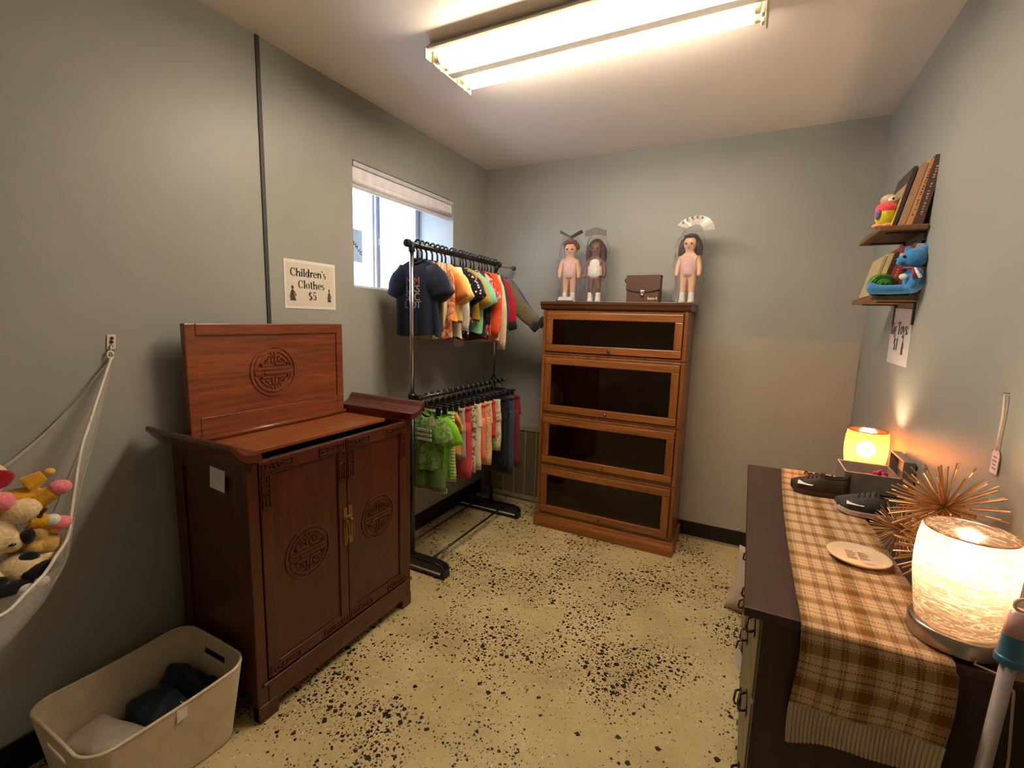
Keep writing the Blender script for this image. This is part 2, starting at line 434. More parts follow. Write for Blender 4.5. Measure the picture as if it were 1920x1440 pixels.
# wall air vent (back wall, left of the bookcase)
m_vent = plain('vent_enamel', (150, 140, 112), 0.45); m_ventd = plain('vent_dark', (58, 50, 36), 0.6)
vt = empty('wall_vent', (0.30, 0, 0.02), 'beige louvred return air vent low on the back wall', 'vent')
vx0, vx1, vz0, vz1 = 0.006, 0.60, 0.012, 0.580
M().box(vx0+0.01, -0.004, vz0+0.01, vx1-0.01, 0, vz1-0.01).obj('backing', m_ventd, vt)
for nm, b in (('frame_rail', (vx0, -0.016, vz0, vx1, -0.003, vz0+0.035)), ('frame_rail', (vx0, -0.016, vz1-0.035, vx1, -0.003, vz1)),
              ('frame_stile', (vx0, -0.016, vz0+0.035, vx0+0.028, -0.003, vz1-0.035)), ('frame_stile', (vx1-0.028, -0.016, vz0+0.035, vx1, -0.003, vz1-0.035))):
    M().box(*b).obj(nm, m_vent, vt, bevel=0.002)
for xx in (0.105, 0.205, 0.295, 0.385, 0.475): M().box(xx-0.004, -0.017, vz0+0.035, xx+0.004, -0.005, vz1-0.035).obj('mullion', m_vent, vt)
lv = M(); z = vz0+0.042
while z < vz1-0.042:
    lv.hexa([(vx0+.028,-.013,z),(vx1-.028,-.013,z),(vx1-.028,-.004,z+.005),(vx0+.028,-.004,z+.005)],
            [(vx0+.028,-.013,z+.0012),(vx1-.028,-.013,z+.0012),(vx1-.028,-.004,z+.0062),(vx0+.028,-.004,z+.0062)]); z += 0.0095
tag(lv.obj('louvres', plain('louvre_enamel', (128, 116, 86), 0.5), vt), kind='stuff')

# ================================================================== CEILING LIGHT
m_en = plain('white_enamel', (214, 208, 192), 0.35)
m_tube = emit('tube_glow', (255, 234, 206), TUBE)
LX0, LX1, LYC = 0.595, 1.775, -1.335
cl = empty('ceiling_light', (1.185, LYC, H), 'long four-tube fluorescent fixture on the ceiling', 'light')
sec = [(-.158, 2.404), (-.150, 2.400), (-.120, 2.408), (-.045, 2.408), (-.020, 2.372), (.020, 2.372), (.045, 2.408), (.120, 2.408), (.150, 2.400), (.158, 2.404), (.125, 2.4395), (-.125, 2.4395)]
M().prism(sec, lambda u, v, d: (d, LYC+u, v), LX0+.004, LX1-.004).obj('housing', m_en, cl)
for x in (LX0, LX1):
    M().prism([(-.166,2.366),(.166,2.366),(.166,2.405),(.128,2.4395),(-.128,2.4395),(-.166,2.405)], lambda u, v, d: (x+d, LYC+u, v), -0.004, 0.004).obj('end_plate', m_en, cl, bevel=0.002)
for yy in (-.112, -.062, .062, .112):
    M().tube([(LX0+.035, LYC+yy, 2.381), (LX1-.035, LYC+yy, 2.381)], 0.0165, 12).obj('tube', m_tube, cl, smooth=True)
    for x0, x1 in ((LX0+.006, LX0+.018), (LX1-.018, LX1-.006)):
        M().box(x0, LYC+yy-.014, 2.356, x1, LYC+yy+.014, 2.408).obj('socket', m_en, cl, bevel=0.004)
    for x0, x1 in ((LX0+.018, LX0+.037), (LX1-.037, LX1-.018)):
        M().tube([(x0, LYC+yy, 2.381), (x1, LYC+yy, 2.381)], 0.0172, 12).obj('tube_cap', plain('tube_cap_metal', (206, 200, 160), 0.35, 0.3), cl, smooth=True, bevel=0.002)

# ================================================================== CARVED CABINET (left wall)
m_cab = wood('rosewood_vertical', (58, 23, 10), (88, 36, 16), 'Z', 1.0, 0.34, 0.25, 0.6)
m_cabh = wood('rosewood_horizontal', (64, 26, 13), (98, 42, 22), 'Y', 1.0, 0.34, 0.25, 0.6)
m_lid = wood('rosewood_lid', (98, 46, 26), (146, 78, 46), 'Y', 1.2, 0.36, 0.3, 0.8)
m_shelf = wood('teak_tray', (118, 62, 28), (160, 92, 46), 'Y', 1.0, 0.36, 0.3, 0.8)
m_inside = plain('cabinet_inside', (22, 10, 6), 0.8)
CX0, CX1, CY0, CY1 = 0.060, 0.470, -2.213, -1.452
cab = empty('carved_cabinet', (0.26, -1.83, 0), 'dark red carved wooden bar cabinet with its lid raised', 'cabinet')
def rel(m, fn):     # helpers that draw raised carving on a plane fn(u,v,d)
    def bar(u0, v0, u1, v1, w=.006, h=.003):
        d = Vector((u1-u0, v1-v0)); L = d.length; d /= L; n = Vector((-d.y, d.x))*w/2
        m.prism([(u0-n.x, v0-n.y), (u1-n.x, v1-n.y), (u1+n.x, v1+n.y), (u0+n.x, v0+n.y)], fn, 0, h)
    def arc(cu, cv, r, a0, a1, w=.006, h=.003):
        n = max(4, int(abs(a1-a0)/10))
        for i in range(n):
            p, q = radians(a0+(a1-a0)*i/n), radians(a0+(a1-a0)*(i+1)/n)
            m.prism([(cu+(r-w/2)*cos(p), cv+(r-w/2)*sin(p)), (cu+(r+w/2)*cos(p), cv+(r+w/2)*sin(p)), (cu+(r+w/2)*cos(q), cv+(r+w/2)*sin(q)), (cu+(r-w/2)*cos(q), cv+(r-w/2)*sin(q))], fn, 0, h)
    return bar, arc
def medallion(fn, R, name, mat, parent, h=.004):
    m = M(); bar, arc = rel(m, fn); w = R*.085
    arc(0, 0, R*.96, 0, 360, w, h); arc(0, 0, R*.80, 14, 166, w, h); arc(0, 0, R*.80, 194, 346, w, h)
    bar(-R*.80, R*.085, R*.80, R*.085, w, h); bar(-R*.80, -R*.085, -R*.50, -R*.085, w, h); bar(-R*.38, -R*.085, R*.80, -R*.085, w, h)
    bar(-R*.80, R*.085, -R*.80, -R*.03, w, h)
    for sv in (1, -1):
        bar(-R*.07, sv*R*.28, -R*.07, sv*R*.76, w, h); bar(R*.07, sv*R*.28, R*.07, sv*R*.76, w, h); bar(-R*.07, sv*R*.55, R*.07, sv*R*.55, w, h)
        for su in (1, -1):
            a = (20, 82) if su*sv > 0 else (98, 160)
            a = a if sv > 0 else (a[0]+180, a[1]+180)
            arc(0, 0, R*.62, a[0], a[1], w, h)
            bar(su*R*.07, sv*R*.25, su*R*.60, sv*R*.25, w, h)
            bar(su*R*.22, sv*R*.58, su*R*.22, sv*R*.38, w, h); bar(su*R*.22, sv*R*.38, su*R*.42, sv*R*.38, w, h); bar(su*R*.36, sv*R*.38, su*R*.36, sv*R*.48, w, h)
    return m.obj(name, mat, parent)
def fret(m, fn, u, v, su, sv, s=1.0, h=.004):      # corner key pattern running along u from the corner (u,v)
    bar, arc = rel(m, fn); w = .0042
    def b(a, c, e, f): bar(u+su*a*s, v+sv*c*s, u+su*e*s, v+sv*f*s, w, h)
    for k, L in ((0, .115),):
        b(.004,-.004, L,-.004); b(.004,-.030, L,-.030); b(L,-.004, L,-.030); b(.004,-.004,.004,-.030)
    b(.012,-.023,.032,-.023); b(.032,-.023,.032,-.011); b(.032,-.011,.018,-.011); b(.018,-.011,.018,-.018)
    b(.040,-.004,.052,-.030)
    b(.060,-.011,.078,-.011); b(.078,-.011,.078,-.023); b(.078,-.023,.064,-.023); b(.064,-.023,.064,-.017)
    b(.086,-.017,.106,-.017)
# carcase
body = M()
body.box(CX0, CY0, .10, CX1-.022, CY0+.022, .905); body.box(CX0, CY1-.022, .10, CX1-.022, CY1, .905)
body.box(CX0, CY0+.022, .10, CX0+.015, CY1-.022, .905)
body.box(CX0, CY0+.022, .10, CX1-.022, CY1-.022, .125)
body.obj('body', m_cab, cab, bevel=0.002)
M().box(CX0+.016, CY0+.023, .60, CX1-.03, CY1-.023, .615).obj('inner_shelf', m_inside, cab)
fs = M()     # side frame (facing the camera) : rails and stiles around a recessed panel
yS = CY0-.010
fs.box(CX0, yS, .10, CX0+.05, CY0, .905); fs.box(CX1-.075, yS, .10, CX1-.022, CY0, .905)
fs.box(CX0+.05, yS, .845, CX1-.075, CY0, .905); fs.box(CX0+.05, yS, .10, CX1-.075, CY0, .19)
fs.obj('side_frame', m_cab, cab, bevel=0.003)
# front corner posts, apron and feet
for ya, yb in ((yS, CY0+.028), (CY1-.028, CY1+.006)):
    M().box(CX1-.030, ya, 0.0, CX1, yb, .905).obj('corner_post', m_cab, cab, bevel=0.003)
M().box(CX1-.025, CY0+.028, .045, CX1+.002, CY1-.028, .125).obj('apron', m_cabh, cab, bevel=0.003)
M().box(CX1-.028, CY0+.006, .125, CX1+.010, CY1+.008, .137).obj('apron_moulding', m_cabh, cab, bevel=0.004)
for ya, yb in ((yS, CY0+.06), (CY1-.055, CY1+.006)):
    M().box(CX1-.035, ya, 0, CX1+.004, yb, .06).obj('foot', m_cab, cab, bevel=0.003)
    M().box(CX0, ya, 0, CX0+.05, yb, .10).obj('foot', m_cab, cab, bevel=0.003)
# doors
ymid = -1.8275
def door(ya, yb, hinge_left):
    d = M(); x0, x1 = CX1-.020, CX1+.004; z0, z1 = .142, .900; st = .040
    d.box(x0, ya, z0, x1, ya+st, z1); d.box(x0, yb-st, z0, x1, yb, z1); d.box(x0, ya+st, z1-.048, x1, yb-st, z1); d.box(x0, ya+st, z0, x1, yb-st, z0+.045)
    o = d.obj('door', m_cab, cab, bevel=0.003)
    M().box(x0+.002, ya+st+.001, z0+.046, x1-.007, yb-st-.001, z1-.049).obj('panel', m_cab, o)
    fn = frame_fn((x1-.007, (ya+yb)/2, .522), (0,1,0), (0,0,1), (1,0,0))
    medallion(fn, .095, 'medallion', m_cabh, o)
    fr = M(); ff = frame_fn((x1, 0, 0), (0,1,0), (0,0,1), (1,0,0)); fv = frame_fn((x1, 0, 0), (0,0,1), (0,1,0), (1,0,0))
    zt, zb = z1-.006, z0+.006
    fret(fr, ff, ya+.006, zt, 1, 1); fret(fr, ff, yb-.006, zt, -1, 1)
    fret(fr, ff, ya+.006, zb, 1, -1); fret(fr, ff, yb-.006, zb, -1, -1)
    def vfret(u, v, su, sv): fret(fr, lambda a, b, dd: ff(b, a, dd), u, v, su, sv)
    vfret(zt-.038, ya+.004, -1, -1); vfret(zt-.038, yb-.004, -1, 1)
    tag(fr.obj('fret_carving', m_cabh, o), kind='stuff')
    return o
d1 = door(CY0+.030, ymid-.0015, True); d2 = door(ymid+.0015, CY1-.030, False)
m_brass = plain('aged_brass', (150, 118, 62), 0.38, 0.85)
for o, ya, yb in ((d1, ymid-.022, ymid-.003), (d2, ymid+.003, ymid+.022)):
    M().box(CX1+.004, ya, .475, CX1+.007, yb, .625).obj('lock_plate', m_brass, o, bevel=0.001)
    yc = (ya+yb)/2; m = M()
    m.tube([(CX1+.007, yc, .572), (CX1+.018, yc, .572)], .005, 8)
    ring = [(CX1+.016, yc+.0075*sin(a)*(1.0), .535+.030*cos(a)) for a in [2*pi*i/16 for i in range(17)]]
    m.tube(ring, .0022, 6, caps=False); m.obj('pull_ring', m_brass, o, smooth=True)
M().box(CX1+.007, ymid-.020, .588, CX1+.018, ymid+.012, .594).obj('hasp', m_brass, d1, bevel=0.002)
# tray and dark compartment under the lid
M().box(CX0+.016, CY0+.023, .886, .350, CY1-.023, .900).obj('tray', m_shelf, cab, bevel=0.002)
M().box(.352, CY0+.023, .70, CX1-.024, CY1-.023, .71).obj('compartment_floor', m_inside, cab)
M().tube([(.104, CY0+.03, .910), (.104, CY1-.03, .910)], .010, 10).obj('hinge_moulding', m_lid, cab, smooth=True)
# altar-style scroll ends
def scroll(yin, sgn, name):
    prof = [(0, .0), (.030, .0), (.055, .006), (.072, .020), (.086, .037), (.094, .044), (.100, .040), (.100, .028), (.090, .016), (.078, .000), (.064, -.014), (.045, -.024), (.0, -.030)]
    poly = [(yin+sgn*a, .938+b) for a, b in prof]
    if sgn < 0: poly = poly[::-1]
    M().prism(poly, lambda u, v, d: (d, u, v), .040, CX1+.028).obj(name, m_cabh, cab, bevel=0.002)
    M().box(CX0+.01, yin, .905, CX1+.004, yin+sgn*.040, .912).obj('scroll_support', m_cabh, cab)
scroll(CY0+.026, -1, 'scroll_end'); scroll(CY1-.020, 1, 'scroll_end')
# raised lid leaning on the wall
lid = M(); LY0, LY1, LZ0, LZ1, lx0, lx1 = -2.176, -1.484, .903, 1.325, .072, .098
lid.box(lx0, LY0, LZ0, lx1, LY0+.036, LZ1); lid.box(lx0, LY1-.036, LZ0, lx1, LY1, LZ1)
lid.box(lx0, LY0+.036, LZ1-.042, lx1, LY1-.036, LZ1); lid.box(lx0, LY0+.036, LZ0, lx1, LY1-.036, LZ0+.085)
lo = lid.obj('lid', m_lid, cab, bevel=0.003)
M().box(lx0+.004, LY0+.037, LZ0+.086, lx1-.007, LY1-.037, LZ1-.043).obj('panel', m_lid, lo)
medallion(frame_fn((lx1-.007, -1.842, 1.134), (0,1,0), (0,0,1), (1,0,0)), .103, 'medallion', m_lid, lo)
# card taped on the cabinet side
pc = M().box(.282, yS-.0015, .797, .362, yS-.0002, .866)
pc = M().hexa([(.276,yS-.0016,.795),(.354,yS-.0016,.789),(.354,yS-.0004,.789),(.276,yS-.0004,.795)],[(.284,yS-.0016,.869),(.362,yS-.0016,.863),(.362,yS-.0004,.863),(.284,yS-.0004,.869)])
tag(pc.obj('price_card', plain('pale_card', (205, 210, 200), 0.8)), 'small blank pale card stuck on the carved cabinet side', 'card')

# ================================================================== BARRISTER BOOKCASE
m_oak = wood('oak_horizontal', (112, 64, 26), (162, 102, 48), 'X', 1.0, 0.38, 0.2, 0.9)
m_oakv = wood('oak_vertical', (108, 60, 24), (154, 96, 44), 'Z', 1.0, 0.38, 0.2, 0.9)
m_oakd = wood('oak_dark', (62, 34, 18), (92, 54, 30), 'X', 1.0, 0.4, 0.2, 0.8)
m_oaki = plain('bookcase_inside', (104, 74, 48), 0.75)
m_bglass = clear('bookcase_glass', (226, 216, 202), 0.03, 0.04)
BX0, BX1, BYF = 0.632, 1.504, -0.335
bk = empty('barrister_bookcase', (1.07, -.17, 0), 'oak bookcase of four stacked glass-door sections', 'bookcase')
def tier(z0, z1):
    s = M(); yb = -.012
    s.box(BX0, BYF, z0, BX0+.020, yb, z1); s.box(BX1-.020, BYF, z0, BX1, yb, z1)
    s.box(BX0+.020, BYF+.004, z0, BX1-.020, yb, z0+.016); s.box(BX0+.020, BYF+.004, z1-.016, BX1-.020, yb, z1)
    o = s.obj('section', m_oakv, bk, bevel=0.003)
    M().box(BX0+.021, yb-.008, z0+.017, BX1-.021, yb-.001, z1-.017).obj('back_panel', m_oaki, o)
    d0, d1 = BX0+.024, BX1-.024; a, b = z0+.019, z1-.017; y0, y1 = BYF-.006, BYF+.012; t = .044
    for nm, q, mt in (('door_rail', (d0, y0, b-t, d1, y1, b), m_oak), ('door_rail', (d0, y0, a, d1, y1, a+t), m_oak),
                  ('door_stile', (d0, y0, a+t, d0+t, y1, b-t), m_oakv), ('door_stile', (d1-t, y0, a+t, d1, y1, b-t), m_oakv)):
        M().box(*q).obj(nm, mt, o, bevel=0.004)
    M().box(d0+t-.002, BYF+.003, a+t-.002, d1-t+.002, BYF+.006, b-t+.002).obj('glass_pane', m_bglass, o)
    M().lathe([(.0,.016),(.008,.015),(.010,.010),(.006,.004),(.006,0)][::-1], (0,0,0), 10).xf(Matrix.Translation(((d0+d1)/2, y0, a+t*.5)) @ Matrix.Rotation(pi/2, 4, 'X')).obj('knob', m_oakd, o, smooth=True)
    return o
for z0, z1 in ((.085, .421), (.424, .763), (.766, 1.152), (1.155, 1.436)): tier(z0, z1)
cp = [(BYF-.004, 1.437), (BYF-.012, 1.445), (BYF-.016, 1.462), (BYF-.022, 1.470), (BYF-.022, 1.486), (-.012, 1.486), (-.012, 1.437)]
M().prism(cp[::-1], lambda u, v, d: (d, u, v), BX0-.014, BX1+.014).obj('cornice', m_oakd, bk, bevel=0.002)
bs = [(BYF-.020, 0.0), (-.012, 0.0), (-.012, .083), (BYF-.004, .083), (BYF-.008, .066), (BYF-.016, .052), (BYF-.020, .040)]
M().prism(bs, lambda u, v, d: (d, u, v), BX0-.010, BX1+.014).obj('plinth', m_oak, bk, bevel=0.002)

# ================================================================== CLOTHES RACK
m_chrome = plain('chrome_tube', (206, 206, 210), 0.18, 1.0, var=0.02)
m_blk = plain('black_plastic', (20, 20, 22), 0.38, var=0.1)
m_blkm = plain('black_steel', (16, 16, 18), 0.32, spec=0.6)
RX, RYN, RYF, RZ, RZL = 0.270, -1.185, -0.318, 1.728, 0.950
rk = empty('clothes_rack', (RX, -.75, 0), 'two-level chrome and black garment rack under the window', 'rack')
for yy in (RYN, RYF):
    M().tube([(RX, yy, .94), (RX, yy, 1.715)], 0.0115, 14).obj('pole', m_chrome, rk, smooth=True)
    M().tube([(RX, yy, .05), (RX, yy, .94)], 0.0135, 14).obj('lower_pole', m_blkm, rk, smooth=True)
    c = M(); c.lathe([(.020,.925),(.022,.930),(.022,.965),(.018,.972)], (RX, yy, 0), 16); c.box(RX, yy-.016, .935, RX+.055, yy+.016, .962)
    c.obj('clamp', m_blk, rk, bevel=0.002)
    M().tube([(RX, yy, 1.690), (RX, yy, 1.728)], 0.017, 14).obj('pole_cap', m_blk, rk, smooth=True, bevel=0.003)
    # foot : rounded beam across, white strip on the side, end glides
    ft = M()
    poly = [(-.245,.030),(-.245,.055),(-.225,.074),(-.19,.082),(.19,.082),(.225,.074),(.245,.055),(.245,.030)]
    f = M().prism(poly, lambda u, v, d: (RX-.015+u, yy+d, v), .028, -.028).obj('foot', m_blkm, rk, bevel=0.008)
    M().box(RX-.24, yy-.0295, .026, RX+.205, yy+.0295, .034).obj('white_strip', plain('white_strip_plastic', (206, 204, 198), 0.5), f)
    for xx in (RX-.245, RX+.215): M().box(xx-.012, yy-.030, 0.0, xx+.014, yy+.030, .032).obj('glide', m_blk, f, bevel=0.006)
    M().box(RX-.23, yy-.026, .010, RX+.20, yy+.026, .027).obj('underside', m_blkm, f)
M().tube([(RX, RYN-.020, RZ), (RX, RYF+.030, RZ)], 0.0145, 14).obj('top_rail', m_blkm, rk, smooth=True)
M().tube([(RX, RYF+.03, RZ), (RX, -.068, RZ)], 0.0115, 14).obj('rail_extension', plain('grey_tube', (176, 172, 164), 0.3, 0.4), rk, smooth=True)
for y0, y1, r in ((RYN-.045, RYN-.018, .020), (-.072, -.050, .016), (RYF+.018, RYF+.045, .021)):
    M().tube([(RX, y0, RZ), (RX, y1, RZ)], r, 16).obj('rail_cap', m_blk, rk, smooth=True, bevel=0.004)
RXL = RX+.048
M().tube([(RXL, RYN-.015, RZL), (RXL, RYF+.06, RZL)], 0.0115, 14).obj('lower_rail', m_blkm, rk, smooth=True)
for xx in (RX+.10, RX-.115):
    M().tube([(xx, RYN, .058), (xx, RYF, .058)], 0.0065, 10).obj('base_rod', m_blkm, rk, smooth=True)

# ------------------------------------------------------------------ hangers
def hook_pts(top=0.0, r=.016, drop=.075):
    pts = [(r*cos(radians(a)), 0, top+r*sin(radians(a))-.003) for a in range(-35, 181, 24)]
    pts = [(p[0], 0, p[2]) for p in pts]
    pts += [(-r*.9, 0, top-.014), (-r*.35, 0, top-.030), (0, 0, top-.042), (0, 0, top-drop)]
    return pts
def shirt_hanger(loc, rz, label, half=.135):
    t = empty('shirt_hanger', loc, label, 'hanger', 'black hangers on the top rail', rz)
    M().tube(hook_pts(), .0055, 7).obj('hook', m_blk, t, smooth=True, local=True)
    m = M(); arm = [(-half, 0, -.135), (-half*.6, 0, -.112), (-.02, 0, -.082), (.02, 0, -.082), (half*.6, 0, -.112), (half, 0, -.135)]
    m.tube(arm, .0075, 6, flat=.6)
    m.tube([(-half, 0, -.135), (half, 0, -.135)], .0035, 6); m.obj('arms', m_blk, t, smooth=True, local=True)
    return t
def clip_hanger(loc, rz, label, half=.10):
    t = empty('clip_hanger', loc, label, 'hanger', 'black clip hangers on the lower rail', rz)
    M().tube(hook_pts(drop=.060), .0034, 6).obj('hook', plain('hook_steel', (120, 120, 122), 0.3, 0.9), t, smooth=True, local=True)
    M().tube([(-half, 0, -.062), (half, 0, -.062)], .0065, 6, flat=.7).obj('arms', m_blk, t, smooth=True, local=True)
    for s in (-1, 1):
        M().box(s*half*.75-.012, -.009, -.104, s*half*.75+.012, .009, -.056).obj('clip', m_blk, t, bevel=0.004, local=True)
    return t
# ------------------------------------------------------------------ garments (built flat in x-z, thin in y)
def shirt_mesh(half=.125, length=.38, sleeve='short', slen=.11, sang=50, swid=.056, neck=.045, z0=-.085, seed=1, thick=.020, hemflare=1.06, collar_drop=.02):
    rnd = random.Random(seed); ph = [rnd.uniform(0, 6.28) for _ in range(6)]
    m = M(); nv = 16; nu = 26
    def hw(t):      # half width along the length
        z = t*length
        sh = .045
        if z < sh: return neck+(half-neck)*min(1, (z/sh))**.75
        return half*(1+(hemflare-1)*(z-sh)/(length-sh))
    def P(u, v):
        a = 2*pi*u; w = hw(v); x = w*cos(a); c = abs(cos(a))
        th = thick*(.35+.65*min(1, v*4))*(1-.35*c**3)
        y = th*sin(a)+ (.010*sin(9*cos(a)*1.1+ph[0])*v+.005*sin(21*cos(a)+ph[1])*v)
        z = z0-length*v - (.010*(1-(cos(a))**2)*(1 if v < .01 else 0))
        if v < .08: z -= collar_drop*(1-c)*(1-v/.08)*(1.0 if sin(a) < 0 else .4)
        z += .008*sin(3*a+ph[2])*v*v
        return (x+.006*sin(7*v+ph[3])*v, y, z)
    m.grid(P, nu, nv, closed=True)
    if sleeve:
        for s in (-1, 1):
            a0 = radians(sang+rnd.uniform(-4, 4)); n = 9 if sleeve == 'long' else 6
            pts = []; rs = []
            for i in range(n):
                t = i/(n-1); bend = a0+(radians(14)*t if sleeve == 'long' else radians(8)*t)
                if sleeve == 'out': bend = a0-radians(6)*t
                d = slen*t
                pts.append((s*(half*.74+d*cos(bend)), .004*sin(5*t+ph[4]), z0-.038-swid*.92*cos(a0)-d*sin(bend)))
                base = swid*(1.05-.1*t) if sleeve == 'short' else swid*(1.05-.52*t)
                rs.append(base*(1+.05*sin(9*t+ph[5]))*(.80 if i == 0 else 1.0))
            e_ = Vector(pts[-1]); b_ = Vector(pts[-2]); dr = (e_-b_).normalized()
            pts += [tuple(e_+dr*.001), tuple(e_-dr*.012), tuple(e_-dr*.030)]; rs += [rs[-1]*.93, rs[-1]*.86, rs[-1]*.70]
            sh0 = Vector(pts[0])-dr*.045; pts.insert(0, (sh0.x, sh0.y, sh0.z-.004)); rs.insert(0, swid*.55)
            m.tube(pts, rs, 14, caps=True, flat=.27 if sleeve == 'short' else .34, up=(0, 0, 1))
    return m
def pants_mesh(half=.085, length=.38, leg=.052, seed=1, z0=-.095, flare=1.0, thick=.016):
    rnd = random.Random(seed); ph = [rnd.uniform(0, 6.28) for _ in range(4)]
    m = M(); rise = min(.13, length*.45)
    def P(u, v):
        a = 2*pi*u; return (half*(1+.14*v)*cos(a)+.003*sin(12*a), (thick+.004*v)*sin(a)+.004*sin(8*cos(a)+ph[0]), z0-rise*v)
    m.grid(P, 22, 6, closed=True)
    for s in (-1, 1):
        pts = []; rs = []; n = 7
        for i in range(n):
            t = i/(n-1); pts.append((s*(half*.57+.006*t), .005*sin(4*t+ph[1]), z0-rise*.72-(length-rise*.72)*t))
            rs.append(leg*(1.0+(flare-1)*t)*(1+.04*sin(10*t+ph[2])))
        m.tube(pts, rs, 12, caps=True, flat=.36, up=(1, 0, 0))
    return m
navy = cloth('navy_jersey', (34, 42, 66))
# (cloth material, kind, geometry options, label, x shift, y)
UP = [
 (navy, dict(half=.128, length=.385, slen=.130, sang=55, swid=.062, seed=1), 'navy short-sleeved child shirt with worded print, nearest on the top rail'),
 (cloth('charcoal_heather', (92, 88, 86)), dict(half=.13, length=.36, slen=.135, sang=48, swid=.060, seed=2), 'charcoal heather short-sleeved shirt right behind the navy printed one'),
 (cloth('cream_rib', (214, 200, 170), (176, 150, 120), 'stripes', 60), dict(half=.115, length=.40, sleeve='long', slen=.33, sang=76, swid=.040, seed=3), 'cream long-sleeved top with thin tan stripes on the top rail'),
 (cloth('salmon_knit', (196, 104, 84), (226, 170, 120), 'camo', 30), dict(half=.125, length=.40, sleeve='long', slen=.30, sang=72, swid=.042, seed=4), 'salmon pink patterned top with an orange hem'),
 (cloth('sunset_orange', (236, 150, 84)), dict(half=.125, length=.30, slen=.145, sang=48, swid=.058, seed=5), 'orange short-sleeved shirt beside the pale yellow one'),
 (cloth('pale_yellow', (240, 212, 130)), dict(half=.13, length=.31, slen=.155, sang=44, swid=.055, seed=6), 'pale yellow short-sleeved shirt on the top rail'),
 (cloth('white_jersey', (222, 216, 204)), dict(half=.115, length=.40, sleeve='long', slen=.31, sang=66, swid=.040, seed=7), 'white long-sleeved top between yellow and black garments'),
 (cloth('black_dotted', (24, 24, 30), (210, 205, 200), 'dots', 55), dict(half=.125, length=.40, slen=.13, sang=52, swid=.055, seed=8), 'black top scattered with small white dots'),
 (cloth('navy_floral', (28, 32, 56), (38, 48, 84), 'floral', 26), dict(half=.135, length=.36, slen=.14, sang=48, swid=.060, seed=9), 'navy shirt with small orange print on its shoulder'),
 (cloth('mustard', (196, 156, 60)), dict(half=.125, length=.30, slen=.17, sang=56, swid=.050, seed=10), 'mustard yellow sleeved top on the top rail'),
 (cloth('mint_green', (140, 206, 168)), dict(half=.135, length=.37, slen=.165, sang=50, swid=.060, seed=11), 'mint green ruffled top near the middle of the rail'),
 (cloth('grey_plaid', (70, 68, 66), (36, 36, 40), 'plaid', 22), dict(half=.13, length=.40, sleeve='long', slen=.27, sang=62, swid=.050, seed=12), 'dark grey plaid shirt hanging beside the mint green top'),
 (cloth('pink_white', (226, 196, 190), (190, 70, 80), 'floral', 24), dict(half=.13, length=.38, slen=.14, sang=52, swid=.052, seed=13), 'pale pink and white patterned shirt on the top rail'),
 (cloth('dark_red', (126, 26, 34)), dict(half=.125, length=.42, slen=.12, sang=60, swid=.050, seed=14), 'dark red top partly hidden by the bright orange hoodie'),
 (cloth('bright_orange', (240, 92, 46)), dict(half=.135, length=.40, sleeve='long', slen=.34, sang=70, swid=.050, seed=15), 'bright orange long-sleeved hoodie on the top rail'),
 (cloth('oat_knit', (226, 204, 172)), dict(half=.14, length=.43, sleeve='long', slen=.42, sang=68, swid=.062, seed=16), 'cream knitted top with long wide sleeves beside the orange hoodie'),
 (cloth('slate', (72, 72, 76)), dict(half=.14, length=.40, sleeve='long', slen=.32, sang=72, swid=.045, seed=17), 'slate grey long-sleeved top behind the cream knitted one'),
 (cloth('crimson', (176, 24, 50)), dict(half=.135, length=.34, sleeve='long', slen=.27, sang=57, swid=.055, seed=18), 'crimson jacket with black cuffs under the olive jacket'),
 (cloth('olive', (104, 98, 74)), dict(half=.14, length=.32, sleeve='out', slen=.335, sang=52, swid=.075, seed=19), 'olive jacket with blue trim and sleeves held outward'),
 (cloth('royal_blue', (52, 72, 140)), dict(half=.14, length=.32, sleeve='out', slen=.33, sang=50, swid=.050, seed=20), 'royal blue jacket hanging furthest along the top rail'),
]
def cut(lab):
    for w in (' on the', ',', ' hanging', ' behind', ' right', ' beside', ' near', ' squeezed', ' below', ' next', ' under', ' partly', ' between', ' with sleeves', ' with an', ' scattered', ' furthest'): lab = lab.split(w)[0]
    return lab.split(' ')[:11]
n_up = len(UP)
